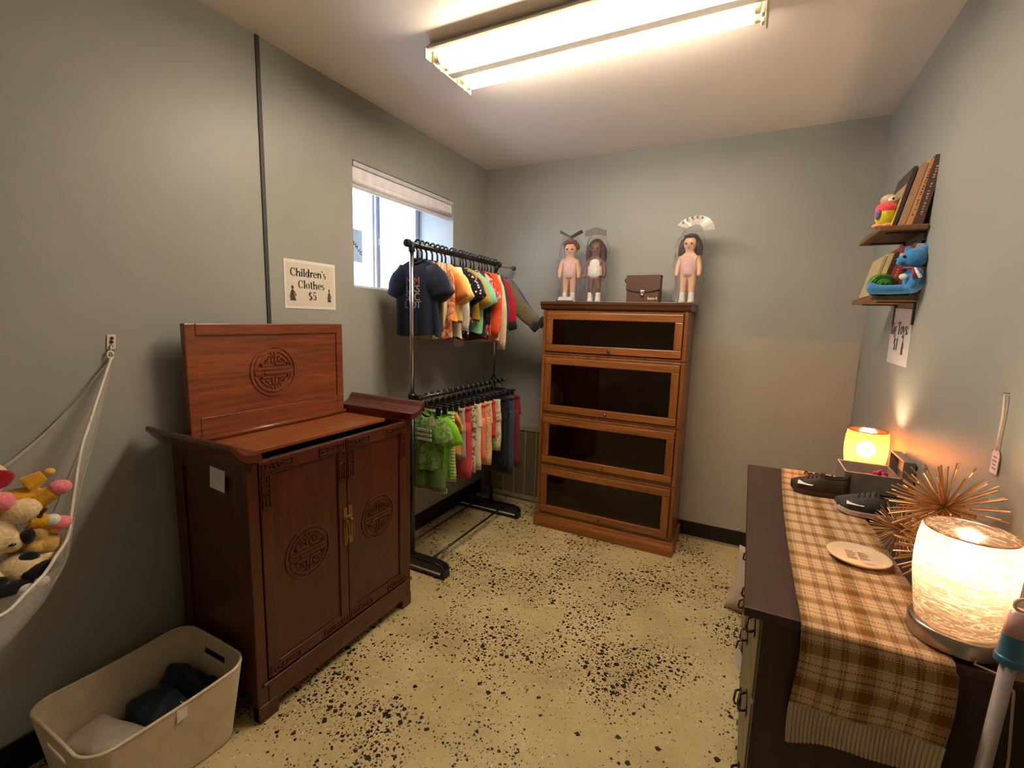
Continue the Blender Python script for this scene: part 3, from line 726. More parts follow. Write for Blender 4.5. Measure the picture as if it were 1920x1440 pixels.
for i, (mt, kw, lab) in enumerate(UP):
    y = -1.140+i*(.805/(n_up-1)); rz = radians(random.uniform(-5, 5)) if i else radians(2)
    if i == 0: y = -1.140
    dx = 0.0 if i == 0 else random.uniform(-.008, .008)
    shirt_hanger((RX+dx, y, RZ+.014), rz, 'black hanger holding the ' + ' '.join(cut(lab)), half=min(.13, kw['half']-.008))
    g = empty('shirt' if kw.get('sleeve', 'short') == 'short' else ('jacket' if 'jacket' in lab else 'long_sleeved_top'), (RX+dx, y, RZ+.014), lab, 'clothing', 'children\'s tops on the top rail', rz)
    shirt_mesh(**kw).obj('body', mt, g, smooth=True, local=True)
    # neck rib
    nk = M(); pts = [(.046*cos(a), .010*sin(a), -.088-(.018 if sin(a) < 0 else .006)*(1-abs(cos(a)))) for a in [2*pi*k/18 for k in range(19)]]
    nk.tube(pts, .005, 6, caps=False); nk.obj('collar', mt, g, smooth=True, local=True)
    if i == 0:      # worded print on the chest
        fn = frame_fn((.0, -.0255, 0), (1, 0, 0), (0, 0, 1), (0, -1, 0))
        for row, (wrd, cc) in enumerate((('M M', (190, 96, 84)), ('L KS', (168, 160, 158)), ('S EC', (182, 150, 132)), ('L OT', (150, 150, 156)))):
            mp = plain('print_ink_%d' % row, cc, 0.7)
            text_obj('print', wrd, lambda a, b, d, r=row: fn(a-.008, b-.195-.040*r, d), .052, mp, g, d=.0035, extr=.0008, spacing=.85)
            g.children[-1].parent = g
    if 'crimson' in lab or 'olive' in lab or 'royal' in lab:
        L = kw['slen']; a = radians(kw['sang']); a = a+radians(14) if kw['sleeve'] == 'long' else a-radians(6)
        x = kw['half']*.74+L*cos(a); z = -.085-.038-kw['swid']*.92*cos(radians(kw['sang']))-L*sin(a)
        for s in (-1, 1):
            d = Vector((s*cos(a), 0, -sin(a)))*.045
            M().tube([(s*x-d.x*.3, 0, z-d.z*.3), (s*x+d.x*.8, 0, z+d.z*.8)], [.036, .030], 12, flat=.4, up=(0, 0, 1)).obj('cuff', cloth('cuff_knit', (30, 32, 44)), g, smooth=True, local=True)
# fix text children coordinates (they were built in garment-local space)
for o in bpy.data.objects:
    if o.name.startswith('print') and o.parent and o.type == 'MESH':
        off = o.parent.location
        for v in o.data.vertices: v.co += off

LOW = [
 ('s', cloth('lime_camo', (128, 172, 76), (92, 122, 66), 'camo', 34), dict(half=.11, length=.30, slen=.10, sang=56, swid=.055, seed=31), 'lime green shirt with grey chest print, nearest on the lower rail'),
 ('s', cloth('bright_lime', (134, 206, 40)), dict(half=.115, length=.36, slen=.12, sang=54, swid=.055, seed=32), 'bright lime green shirt behind the lime printed one'),
 ('p', cloth('lime_stripe', (226, 224, 206), (120, 180, 50), 'hstripes', 55), dict(half=.10, length=.39, leg=.05, seed=33), 'green and white striped trousers below the bright lime shirt'),
 ('s', cloth('amber', (214, 150, 50)), dict(half=.105, length=.24, slen=.08, sang=60, swid=.045, seed=34), 'amber yellow top near the front of the lower rail'),
 ('p', cloth('stone_grey', (170, 162, 152)), dict(half=.09, length=.30, leg=.045, seed=35), 'stone grey trousers next to the raspberry pair'),
 ('p', cloth('raspberry', (206, 74, 84)), dict(half=.095, length=.42, leg=.050, seed=36), 'raspberry pink trousers on the lower rail'),
 ('p', cloth('beige_camo', (206, 190, 164), (120, 104, 86), 'camo', 40), dict(half=.10, length=.40, leg=.048, seed=37), 'beige camouflage trousers beside the raspberry pair'),
 ('p', cloth('ivory_twill', (222, 210, 186)), dict(half=.10, length=.40, leg=.046, seed=38), 'ivory trousers with rolled hems on the lower rail'),
 ('p', cloth('coral', (232, 130, 92)), dict(half=.10, length=.36, leg=.048, seed=39), 'coral trousers squeezed between ivory and beige ones'),
 ('p', cloth('peach_print', (226, 186, 140), (150, 150, 110), 'dots', 60), dict(half=.105, length=.40, leg=.048, seed=40), 'peach patterned trousers on the lower rail'),
 ('p', cloth('rose_red', (200, 66, 78)), dict(half=.10, length=.24, leg=.050, seed=41), 'short rose red shorts on the lower rail'),
 ('p', cloth('sage_floral', (166, 182, 140), (206, 200, 168), 'floral', 30), dict(half=.11, length=.33, leg=.056, seed=42), 'sage green floral shorts with an orange hem'),
 ('p', cloth('black_twill', (18, 18, 24)), dict(half=.11, length=.46, leg=.056, seed=43), 'black trousers hanging behind the floral shorts'),
 ('p', cloth('ink_navy', (26, 30, 44)), dict(half=.115, length=.50, leg=.058, seed=44), 'ink navy trousers near the far end of the lower rail'),
 ('p', cloth('washed_denim', (62, 70, 82)), dict(half=.12, length=.53, leg=.060, seed=45), 'washed dark denim jeans near the far clamp'),
 ('p', cloth('maroon', (112, 34, 44)), dict(half=.13, length=.49, leg=.064, seed=46), 'maroon trousers furthest along the lower rail'),
]
n_lo = len(LOW)
for i, (k, mt, kw, lab) in enumerate(LOW):
    y = -1.135+i*(.80/(n_lo-1)); rz = radians(random.uniform(-5, 5)); x = RXL+.010+.02*(i/n_lo)
    clip_hanger((x, y, RZL+.011), rz, 'clip hanger gripping the ' + ' '.join(cut(lab)))
    nm = 'shirt' if k == 's' else ('shorts' if 'shorts' in lab else 'trousers')
    g = empty(nm, (x, y, RZL+.011), lab, 'clothing', 'children\'s clothes on the lower rail', rz)
    if k == 's':
        shirt_mesh(z0=-.095, **kw).obj('body', mt, g, smooth=True, local=True)
    else:
        pants_mesh(**kw).obj('body', mt, g, smooth=True, local=True)
        M().grid(lambda u, v: ((kw['half']+.002)*cos(2*pi*u), .019*sin(2*pi*u), -.094-.022*v), 22, 1, closed=True).obj('waistband', mt, g, smooth=True, local=True, solid=.003)
    if i == 0:
        for r_ in range(3): M().box(-.045, -.030, -.19-.024*r_, .050, -.024, -.176-.024*r_).obj('chest_print', plain('print_grey', (196, 196, 180), 0.8), g, local=True)
        M().box(.045, -.034, -.150, .072, -.032, -.105).obj('price_tag', plain('tag_card', (226, 220, 206), 0.8), g, local=True)
        M().tube([(.058, -.033, -.105), (.050, -.026, -.066)], .0008, 4).obj('tag_string', MATS['tag_card'], g, local=True)
# shorts that belong with the first lime shirt
g = empty('shorts', (RXL+.012, -1.128, RZL+.011), 'olive green shorts hanging below the lime printed shirt', 'clothing', 'children\'s clothes on the lower rail')
M().xf(Matrix.Identity(4))
pm = pants_mesh(half=.10, length=.24, leg=.060, seed=50, z0=-.27); pm.obj('body', cloth('olive_green', (98, 122, 62)), g, smooth=True, local=True)
for s in (-1, 1): M().tube([(s*.063, 0, -.500), (s*.063, 0, -.518)], [.062, .064], 12, flat=.36, up=(1,0,0)).obj('hem', cloth('tan_hem', (206, 176, 140)), g, smooth=True, local=True)

# ================================================================== ON TOP OF THE BOOKCASE
BT = 1.487
m_bag = clear('clear_bag', (250, 250, 252), 0.13, 0.09, 1.0, 60)
m_white_shoe = plain('white_shoe', (228, 222, 210), 0.5)
def skin_body(name, joints, bones, mat, parent, sub=1):
    me = bpy.data.meshes.new(name); me.from_pydata([j[0] for j in joints], bones, []); me.update()
    o = bpy.data.objects.new(name, me); COL.objects.link(o); o.parent = parent; me.materials.append(mat)
    sk = o.modifiers.new('skin', 'SKIN'); sk.use_smooth_shade = True
    if not me.skin_vertices: 
        bpy.context.view_layer.objects.active = o
    for i, j in enumerate(joints):
        r = j[1]; me.skin_vertices[0].data[i].radius = r if isinstance(r, tuple) else (r, r)
    me.skin_vertices[0].data[0].use_root = True
    s = o.modifiers.new('sub', 'SUBSURF'); s.levels = sub; s.render_levels = sub
    return o
def doll(loc, label, skin, hair, suit, longhair, rz, header, S=1.0):
    d = empty('packaged_doll', loc, label, 'doll', 'dolls in clear bags on the bookcase', rz)
    J = [((0,0,.170),(.040,.030)), ((0,0,.225),(.044,.032)), ((0,0,.262),(.036,.026)), ((0,0,.285),.016), ((0,-.002,.318),(.040,.036)), ((0,0,.350),(.042,.040)), ((0,0,.375),(.022,.020)),
         ((.046,0,.258),.017), ((.060,-.006,.205),.016), ((.062,-.018,.165),.012), ((.060,-.022,.150),.010),
         ((-.046,0,.258),.017), ((-.060,-.006,.205),.016), ((-.062,-.018,.165),.012), ((-.060,-.022,.150),.010),
         ((.023,0,.150),.025), ((.024,0,.085),.019), ((.025,0,.020),.014),
         ((-.023,0,.150),.025), ((-.024,0,.085),.019), ((-.025,0,.020),.014)]
    B = [(0,1),(1,2),(2,3),(3,4),(4,5),(5,6),(2,7),(7,8),(8,9),(9,10),(2,11),(11,12),(12,13),(13,14),(0,15),(15,16),(16,17),(0,18),(18,19),(19,20)]
    skin_body('body', J, B, skin, d, 2)
    su = M().lathe([(.038,.150),(.046,.170),(.047,.215),(.043,.250),(.030,.266)], (0,0,0), 18, sx=1.0, sy=.78); su.obj('leotard', suit, d, smooth=True, local=True)
    h = M(); h.ell((0, .016, .352), (.048, .040, .044), 18, 10)
    if longhair == 1: h.ell((0, -.024, .374), (.036, .016, .010), 12, 7)
    if longhair:
        for a in range(-100, 281, 19):
            if 205 < a < 335 or a < -25: continue
            c, s_ = cos(radians(a)), sin(radians(a))
            h.tube([(c*.042, .010+s_*.040, .355), (c*.052, .010+s_*.046, .320), (c*.054, .012+s_*.046, .27), (c*.048, .014+s_*.042, .225 if longhair > 1 else .27)], [.012,.014,.013,.006], 7)
    else:
        for k in range(46):
            a = random.uniform(0, 2*pi); e = random.uniform(-.1, 1.4); c = Vector((cos(a)*cos(e)*.047, .008+sin(a)*cos(e)*.045, .346+sin(e)*.044))
            if c.y < -.004 and c.z < .362: continue
            h.ell(c, .0135, 7, 5)
    h.obj('hair', hair, d, smooth=True, local=True)
    fc = M()
    for s in (-1, 1):
        M().ell((s*.015, -.0405, .330), (.0055, .003, .0055), 10, 7).obj('eye', plain('doll_eye', (40, 30, 26), 0.2), d, smooth=True, local=True)
    M().ell((0, -.041, .306), (.009, .003, .0035), 10, 6).obj('mouth', plain('doll_lips', (170, 70, 66), 0.5), d, smooth=True, local=True)
    M().ell((0, -.0425, .318), (.005, .005, .005), 8, 6).obj('nose', skin, d, smooth=True, local=True)
    for s in (-1, 1):
        m = M(); m.lathe([(.0,.0),(.019,.0),(.020,.012),(.018,.024),(.0165,.050),(.017,.062)], (s*.025, 0, 0), 12, sx=.95, sy=1.0); m.ell((s*.025, -.014, .009), (.016, .020, .010), 10, 6)
        m.obj('boot', m_white_shoe, d, smooth=True, local=True)
    # clear crinkled bag around it
    rr = random.Random(loc[0]*99)
    ph = [rr.uniform(0, 6) for _ in range(6)]
    def bag(u, v):
        a = 2*pi*u; z = -.001+.415*v
        r = .064+.010*sin(3*a+ph[0]+9*v)+.005*sin(7*a+ph[1]-21*v)+.004*sin(11*a+ph[2]+33*v)
        if v > .86: r *= 1-(v-.86)/.14*.45
        r = max(r, .055) if v < .86 else r
        return (r*cos(a)*1.12, r*sin(a)*.95, z)
    M().grid(bag, 48, 44, closed=True).obj('plastic_bag', m_bag, d, smooth=True, local=True)
    header(d)
    return d
m_card = plain('grey_header_card', (120, 114, 108), 0.4, coat=0.3); m_card2 = plain('clear_header_card', (196, 192, 180), 0.3, coat=0.5)
def fold_header(d):      # card folded like open wings
    for s in (-1, 1):
        M().hexa([(0,-.030,.412),(s*.068,-.020,.452),(s*.074,.018,.440),(0,.024,.404)][::s], [(0,-.030,.415),(s*.068,-.020,.455),(s*.074,.018,.443),(0,.024,.407)][::s]).obj('header_card', m_card, d, local=True)
def roof_header(d):
    for s in (-1, 1):
        M().hexa([(0,-.040,.452),(s*.066,-.036,.432),(s*.066,-.026,.402),(0,-.030,.412)][::s], [(0,-.036,.456),(s*.066,-.032,.436),(s*.066,-.022,.406),(0,-.026,.416)][::s]).obj('header_card', m_card, d, local=True)
def arch_header(d):
    m = M(); n = 12
    def P(u, v):
        a = radians(152-150*u); r = .048+.060*v
        return (.022+r*cos(a), -.028+.012*sin(6*u), .395+r*sin(a)*.82)
    m.grid(P, n, 3); m.obj('header_card', m_card2, d, solid=.003, local=True)
    l = M()
    for k in range(7):
        a = radians(136-18*k); l.box(.022+.088*cos(a)-.005, -.036, .395+.078*sin(a)-.006, .022+.088*cos(a)+.005, -.033, .395+.078*sin(a)+.006)
    l.obj('header_print', plain('header_ink', (110, 104, 96), 0.6), d, local=True)
sk1 = plain('doll_vinyl_fair', (222, 172, 136), 0.42, var=.03); sk2 = plain('doll_vinyl_brown', (108, 62, 42), 0.42, var=.03); sk3 = plain('doll_vinyl_light', (228, 182, 146), 0.42, var=.03)
doll((.742, -.190, BT), 'fair doll with short auburn curls in a clear bag on the bookcase', sk1, plain('auburn_curls', (112, 62, 34), 0.6), cloth('pink_leotard', (226, 188, 186)), 0, radians(12), fold_header)
doll((.912, -.190, BT), 'brown-skinned doll with long dark hair in a clear bag, second on the bookcase', sk2, plain('dark_brown_hair', (44, 26, 20), 0.4), cloth('white_leotard', (232, 226, 216)), 2, radians(4), roof_header)
doll((1.468, -.200, BT), 'fair doll with dark bobbed hair and arched card at the bookcase end', sk3, plain('brown_bob_hair', (58, 36, 28), 0.4), cloth('rose_leotard', (228, 186, 180)), 1, radians(-6), arch_header)
bx = tag(M().hexa([(.690,-.262,BT),(.800,-.262,BT),(.800,-.225,BT),(.690,-.225,BT)], [(.705,-.262,BT+.032),(.790,-.262,BT+.032),(.790,-.225,BT+.032),(.705,-.225,BT+.032)]).obj('base_card', plain('doll_base_card', (206, 204, 196), 0.5)), 'small white and blue card at the feet of the auburn doll', 'card')
M().box(.690, -.268, BT, .802, -.2625, BT+.010).obj('blue_edge', plain('blue_edge_ink', (44, 66, 96), 0.5), bx)
# brown case with flap
m_lea = plain('brown_vinyl', (82, 54, 40), 0.5, bump=.2, nscale=120); m_lead = plain('dark_piping', (40, 27, 22), 0.5)
cs = empty('carrying_case', (1.222, -.185, BT), 'brown carrying case with a flap and metal clasp on the bookcase', 'case')
cx0, cx1, cyf, cyb, cz = 1.126, 1.318, -.225, -.135, BT+.163
M().box(cx0, cyf, BT, cx1, cyb, cz-.004).obj('body', m_lea, cs, bevel=0.006)
flap = [(cx0-.003, cz), (cx0-.003, BT+.078), (cx0+.05, BT+.066), ((cx0+cx1)/2, BT+.063), (cx1-.05, BT+.066), (cx1+.003, BT+.078), (cx1+.003, cz)]
M().prism(flap, lambda u, v, d: (u, cyf+d, v), -.004, .001).obj('flap', m_lea, cs, bevel=0.001)
M().box(cx0-.003, cyf-.003, cz-.004, cx1+.003, cyb+.003, cz).obj('flap_top', m_lea, cs, bevel=0.002)
M().tube([(p[0], cyf-.004, p[1]) for p in flap[1:6]], .0028, 6).obj('piping', m_lead, cs, smooth=True)
cm = (cx0+cx1)/2
M().box(cm-.012, cyf-.011, BT+.054, cm+.012, cyf-.004, BT+.074).obj('clasp', plain('clasp_metal', (214, 206, 190), 0.25, 0.9), cs, bevel=0.004)
M().tube([(cm, cyf-.008, BT+.052), (cm, cyf-.006, BT+.040)], [.010,.007], 10).obj('clasp_tongue', MATS['clasp_metal'], cs, smooth=True)
M().tube([(cx0, cyf+.04, cz-.018), (cx0-.014, cyf+.04, cz-.014), (cx0-.022, cyf+.04, cz-.026), (cx0-.014, cyf+.04, cz-.040), (cx0, cyf+.04, cz-.044)], .0045, 8).obj('strap_loop', m_lead, cs, smooth=True)
text_obj('lettering', 'Bushnell', frame_fn((cx1-.038, cyf-.0004, BT+.026), (1,0,0), (0,0,1), (0,-1,0)), .020, plain('cream_ink', (206, 186, 150), 0.5), cs, spacing=.85, bold=.0006)
tag(M().lathe([(.0,.0),(.024,.0),(.026,.004),(.024,.010),(.0,.011)], (1.385, -.23, BT), 18).obj('lens_cap', m_blk, smooth=True), 'small black round cap on the bookcase beside the brown case', 'cap')
tag(M().box(1.345, -.300, BT, 1.425, -.262, BT+.002).obj('paper_slip', plain('slip_paper', (224, 218, 204), 0.8)), 'thin white paper slip near the front edge of the bookcase top', 'paper')

# ================================================================== SIGNS
m_paper = plain('sign_paper', (212, 204, 190), 0.55, var=.02); m_lam = plain('laminate_edge', (232, 228, 220), 0.25, var=.02, coat=.5); m_ink = plain('black_ink', (28, 26, 26), 0.6); m_brn = plain('sepia_ink', (74, 62, 54), 0.7)
s1 = empty('price_sign', (0, -1.571, 1.498), 'white laminated sign reading Children\'s Clothes $5 beside the window', 'sign')
M().box(.0005, -1.711, 1.391, .0020, -1.433, 1.604).obj('sheet', m_lam, s1)
M().box(.0020, -1.701, 1.402, .0024, -1.443, 1.592).obj('print_area', m_paper, s1)
f1 = frame_fn((.0025, -1.572, 1.497), (0,1,0), (0,0,1), (1,0,0))
lt = M(); serif(lt, "Children's", f1, -.012, .036, .036, narrow=.97); serif(lt, 'Clothes', f1, .002, -.016, .036, narrow=.97); serif(lt, '$5', f1, .006, -.066, .036, narrow=.97)
lt.obj('lettering', m_ink, s1)
def figure(fn, parent, h=.06, wide=1.0):
    m = M()
    def q(ps): m.prism([(a*h*wide, b*h) for a, b in ps], fn, 0, .0004)
    q([(-.10,.78),(.10,.78),(.13,.95),(0,1.05),(-.13,.95)]); q([(-.16,.45),(.16,.45),(.10,.76),(-.10,.76)]); q([(-.30,0),(.34,0),(.17,.45),(-.17,.45)])
    q([(-.34,.2),(-.26,.2),(-.12,.66),(-.18,.66)]); q([(.30,.3),(.40,.36),(.18,.68),(.12,.66)])
    return m.obj('vintage_figure', m_brn, parent)
figure(frame_fn((.0025, -1.671, 1.425), (0,1,0), (0,0,1), (1,0,0)), s1, .065, .75)
figure(frame_fn((.0025, -1.471, 1.425), (0,1,0), (0,0,1), (1,0,0)), s1, .060, .55)
s2 = empty('price_sign', (W, -.70, 1.35), 'white laminated sign reading Big Toys: $1 under the lower wall shelf', 'sign')
M().hexa([(W-.0020,-.846,1.228),(W-.0020,-.556,1.232),(W-.0005,-.556,1.232),(W-.0005,-.846,1.228)], [(W-.0020,-.838,1.446),(W-.0020,-.552,1.462),(W-.0005,-.552,1.462),(W-.0005,-.838,1.446)]).obj('sheet', plain('sign_paper_cool', (222, 216, 222), 0.4, var=.02, coat=.3), s2)
f2 = frame_fn((W-.0021, -.690, 1.345), (0,-1,0), (0,0,1), (-1,0,0))
lt = M(); serif(lt, 'Big Toys:', f2, -.006, .006, .050, narrow=.98); serif(lt, '$1', f2, -.030, -.058, .048, narrow=1.1); lt.obj('lettering', m_ink, s2)
figure(frame_fn((W-.0021, -.757, 1.272), (0,-1,0), (0,0,1), (-1,0,0)), s2, .075, .6)

# ================================================================== WALL SHELVES (right wall)
m_sh = wood('rustic_plank', (96, 66, 40), (140, 102, 64), 'Y', 1.0, 0.6, 0.0, 1.0)
m_iron = plain('black_iron', (22, 20, 22), 0.5)
SY0, SY1, SX = -.885, -.520, 2.206
def shelf(zt, label):
    s = empty('wall_shelf', (2.28, -.70, zt), label, 'shelf', 'plank shelves on the right wall')
    m = M(); n = 8
    def top(u, v):
        return (SX+(W-.004-SX)*u, SY0+(SY1-SY0)*v+(.003*sin(9*u+zt*7) if v in (0, 1) else 0), zt)
    M().box(SX, SY0, zt-.020, W-.004, SY1, zt).obj('plank', m_sh, s, bevel=0.004)
    for yy in (SY0+.045, SY1-.055):
        M().box(W-.004, yy-.011, zt-.105, W-.0005, yy+.011, zt-.020).obj('bracket', m_iron, s, bevel=0.001)
        M().box(SX+.03, yy-.011, zt-.0245, W-.004, yy+.011, zt-.020).obj('bracket_arm', m_iron, s, bevel=0.001)
    return s
ZU, ZL = 1.748, 1.494
shelf(ZU, 'upper rustic wooden plank shelf on the right wall'); shelf(ZL, 'lower rustic wooden plank shelf on the right wall')
def book(zs, x0, th, h, dep, yn, lean, cover, label, grp, letter=None, lcol=(225, 215, 200), page=(214, 200, 170), band=None):
    """upright book: covers parallel to the wall, spine facing the camera (-y), leaning towards the wall by 'lean'"""
    b = empty('book', (x0, yn, zs), label, 'book', grp); sh = math.tan(lean)
    cm_ = plain('cover_%d_%d_%d' % cover, cover, 0.45, var=.06)
    def T(x, y, z): return (x0+x+sh*z, yn+y, zs+z)
    def bxx(a, c, e, p, q, r):
        return M().hexa([T(a,c,e),T(p,c,e),T(p,q,e),T(a,q,e)], [T(a,c,r),T(p,c,r),T(p,q,r),T(a,q,r)])
    t = .0025
    bxx(0, 0, .001, t, dep, h).obj('front_cover', cm_, b); bxx(th-t, 0, .001, th, dep, h).obj('back_cover', cm_, b); bxx(t, 0, .001, th-t, .003, h).obj('spine', cm_, b)
    bxx(t, .003, .005, th-t, dep-.004, h-.004).obj('pages', plain('pages_%d' % page[0], page, 0.8), b)
    if letter:
        fn = lambda u, v, d: T(th/2-v, -d, h*.5+u)
        m = M(); rr = random.Random(int(h*1000)); q = -h*.36
        while q < h*.34:        # worn, unreadable lettering : short upright strokes
            L_ = rr.uniform(.004, .009)
            if rr.random() < .82: m.prism([(q, -th*.12), (q+L_*.7, -th*.12), (q+L_*.7, th*rr.uniform(.02, .14)), (q, th*rr.uniform(.06, .14))], fn, .0002, .0007)
            q += L_+rr.uniform(.0015, .004)
        tag(m.obj('spine_lettering', plain('foil_%d_%d_%d' % lcol, lcol, 0.4), b), kind='stuff')
    if band:
        for (z0, z1, c) in band: bxx(t*.3, -.0006, h*z0, th-t*.3, .0, h*z1).obj('spine_label', plain('band_%d_%d_%d' % c, c, 0.5), b)
    return b
GU, GD = 'books leaning on the upper shelf', 'books leaning on the lower shelf'
L12 = radians(11.5)
b0 = book(ZU, 2.246, .012, .205, .21, -.865, L12, (66, 52, 56), 'thin dark book with yellow and picture front cover, outermost on the upper shelf', GU)
fnb = lambda u, v, d: (2.246-d+math.tan(L12)*v, -.865+u, ZU+v)
M().prism([(.004,.002),(.206,.002),(.206,.10),(.004,.10)], fnb, .0002, .0008).obj('cover_picture', plain('cover_yellow', (206, 184, 78), 0.4), b0)
M().prism([(.010,.104),(.200,.104),(.200,.150),(.010,.150)], fnb, .0002, .0008).obj('cover_picture', plain('cover_tan', (168, 140, 104), 0.4), b0)
book(ZU, 2.262, .020, .212, .20, -.872, L12, (172, 138, 106), 'tan book with plain spine on the upper shelf', GU)
book(ZU, 2.284, .018, .225, .20, -.874, L12, (206, 146, 104), 'peach spined book with dark brown lettering on the upper shelf', GU, 'x', (62, 34, 26))
book(ZU, 2.304, .028, .235, .20, -.876, radians(9), (86, 66, 58), 'thick dark brown book with pale lettering nearest the wall on the upper shelf', GU, 'x', (196, 168, 150))
LL = radians(12.5)
book(ZL, 2.206, .009, .150, .19, -.850, LL, (176, 156, 116), 'thin cream-brown booklet outermost on the lower shelf', GD)
book(ZL, 2.217, .016, .158, .19, -.852, LL, (196, 172, 132), 'cream spined book on the lower shelf', GD)
book(ZL, 2.235, .011, .162, .19, -.854, LL, (74, 52, 40), 'dark brown slim book beside the red one', GD)
book(ZL, 2.248, .028, .182, .19, -.858, LL, (150, 66, 54), 'red book with white title band on the lower shelf', GD, 'x', (214, 160, 120), band=[(.72, .86, (226, 216, 208))])
book(ZL, 2.278, .016, .192, .19, -.860, LL, (120, 92, 66), 'brown book right of the red one on the lower shelf', GD)
book(ZL, 2.296, .026, .205, .19, -.862, radians(9), (70, 58, 56), 'dark book with pale blue label near the wall on the lower shelf', GD, band=[(.70, .92, (176, 178, 204))])
book(ZL, 2.324, .010, .200, .19, -.862, radians(4.5), (196, 180, 194), 'thin lavender book closest to the wall on the lower shelf', GD)

# ------------------------------------------------------------------ soft toys
def fur(name, c): return plain('fur_'+name, c, 0.95, var=.18, nscale=140, bump=.5, sheen=.35, spec=.15)
def plush(name, loc, label, blobs, mat, kids, group=None, vox=.004, R=None, cat='toy'):
    p = empty(name, loc, label, cat, group)
    m = M()
    for b in blobs:
        if not isinstance(b[0], list): m.ell(b[0], b[1], 12, 8)
        else: m.tube(b[0], b[1], 10)
    if R: m.xf(R)
    m.obj('body', mat, p, local=True, remesh=vox, smooth=True)
    for nm, mt, bl in kids:
        for b in bl:
            k = M()
            if not isinstance(b[0], list): k.ell(b[0], b[1], 12, 8)
            else: k.tube(b[0], b[1], 9)
            if R: k.xf(R)
            k.obj(nm, mt, p, local=True, smooth=True)
    return p
m_eye = plain('toy_eye', (16, 14, 14), 0.15, coat=.5); m_wht = fur('white', (230, 226, 214)); m_pink = fur('pink', (232, 130, 140))
# blue bear sitting on the lower shelf, legs stretched towards the room
mb = fur('blue', (62, 130, 190))
bz = ZL
plush('teddy_bear', (2.315, -.876, bz), 'blue plush bear with a ribbon sitting on the lower shelf', [
    ((.012, -.012, .060), (.034, .030, .052)), ((.004, -.014, .132), (.040, .036, .038)), ((-.030, -.018, .124), (.020, .020, .018)),
    ((.034, -.010, .166), (.016, .009, .016)), ((-.010, .014, .166), (.014, .009, .015)),
    ([(.004, -.034, .024), (-.060, -.036, .020), (-.108, -.032, .022)], [.018, .017, .018]), ((-.114, -.032, .026), (.016, .018, .022)),
    ([(.004, .010, .024), (-.050, .012, .022), (-.092, .014, .022)], [.018, .017, .018]), ((-.100, .014, .026), (.016, .018, .022)),
    ([(.014, -.040, .092), (.004, -.050, .055), (-.004, -.050, .020)], [.016, .015, .016])], mb,
    [('eye', m_eye, [((-.030, -.037, .138), .005), ((-.036, .006, .138), .005)]), ('nose', m_eye, [((-.050, -.018, .126), (.004, .007, .005))]),
     ('ribbon', plain('ribbon_red', (140, 40, 60), 0.5), [([(-.022,-.044,.096),(.010,-.048,.094),(.040,-.026,.096),(.036,.020,.098),(-.006,.026,.098),(-.030,-.004,.098),(-.022,-.044,.096)], .0045), ([(-.004,-.050,.094),(.000,-.066,.060)], .005)]),
     ('ribbon_end', plain('ribbon_white', (230, 226, 222), 0.5), [([(.000,-.050,.094),(.016,-.068,.062)], .0055)]),
     ('ear_tag', plain('oval_tag', (232, 228, 214), 0.5), [((-.026, -.040, .066), (.013, .004, .011))])])
# green shiny ball
gb = empty('toy_ball', (2.240, -.855, ZL), 'shiny green ball beside the blue bear on the lower shelf', 'toy')
m_grn = plain('green_gloss', (46, 132, 34), 0.18, coat=.8, var=.2, nscale=24)
M().ell((0, 0, .043), (.044, .042, .042), 24, 16).obj('ball', m_grn, gb, local=True, smooth=True)
for r_, t_ in ((.030, 20), (.038, -10)):
    M().tube([(r_*cos(a)*.9-.002, -.0435+.012*(r_/.044)**2*1.6, .043+r_*sin(a)*.75) for a in [2*pi*k/24 for k in range(25)]], .0035, 6, caps=False).obj('raised_ring', plain('green_dark', (20, 74, 20), 0.2, coat=.6), gb, local=True, smooth=True)
M().tube([(-.012, -.044, .034), (-.004, -.046, .046), (.004, -.045, .034), (.012, -.044, .046)], .004, 6).obj('emblem', plain('emblem_dark', (14, 44, 22), 0.3), gb, local=True, smooth=True)
# bird toy on the upper shelf
plush('toy_bird', (2.232, -.815, ZU), 'plush bird in red, yellow and purple on the upper shelf', [((0, 0, .050), (.034, .034, .046))], fur('yellow', (206, 196, 40)),
    [('chest', fur('coral', (228, 78, 84)), [((0, -.002, .072), (.035, .034, .026))]), ('head', fur('beige', (196, 172, 144)), [((.004, 0, .104), (.026, .027, .020))]),
     ('eye_patch', m_wht, [((.010, -.022, .102), (.014, .008, .010))]), ('eye', m_eye, [((.012, -.029, .103), .0045)]),
     ('wing', fur('purple', (128, 100, 140)), [((-.026, -.018, .052), (.012, .014, .020))]), ('foot', fur('orange', (226, 150, 110)), [((-.022, -.012, .009), (.018, .012, .009)), ((.006, -.020, .009), (.018, .012, .009))])])

# ================================================================== DRESSER (right wall)
m_dr = wood('espresso_top', (48, 29, 24), (70, 45, 38), 'Y', .8, 0.42, 0.15, 0.35)
m_drs = wood('espresso_side', (44, 24, 16), (62, 36, 24), 'Z', .8, 0.45, 0.1, 0.35)
m_drf = plain('drawer_front_olive', (96, 82, 58), 0.4, var=.1)  # drawer fronts a lighter olive than the dresser top and ends
m_dark = plain('gap_black', (14, 10, 8), 0.8)
DX0, DX1, DY0, DY1, DT = 1.858, 2.338, -2.005, -.820, .760
FX = 1.892
dr = empty('dresser', (2.10, -1.41, 0), 'dark brown dresser under the plaid runner along the right wall', 'dresser')
M().box(DX0, DY0, DT-.022, DX1, DY1, DT).obj('top', m_dr, dr, bevel=0.003)
for ya, yb in ((DY0+.010, DY0+.030), (DY1-.030, DY1-.010)): M().box(FX+.004, ya, .0, DX1-.01, yb, DT-.022).obj('end_panel', m_drs, dr, bevel=0.002)
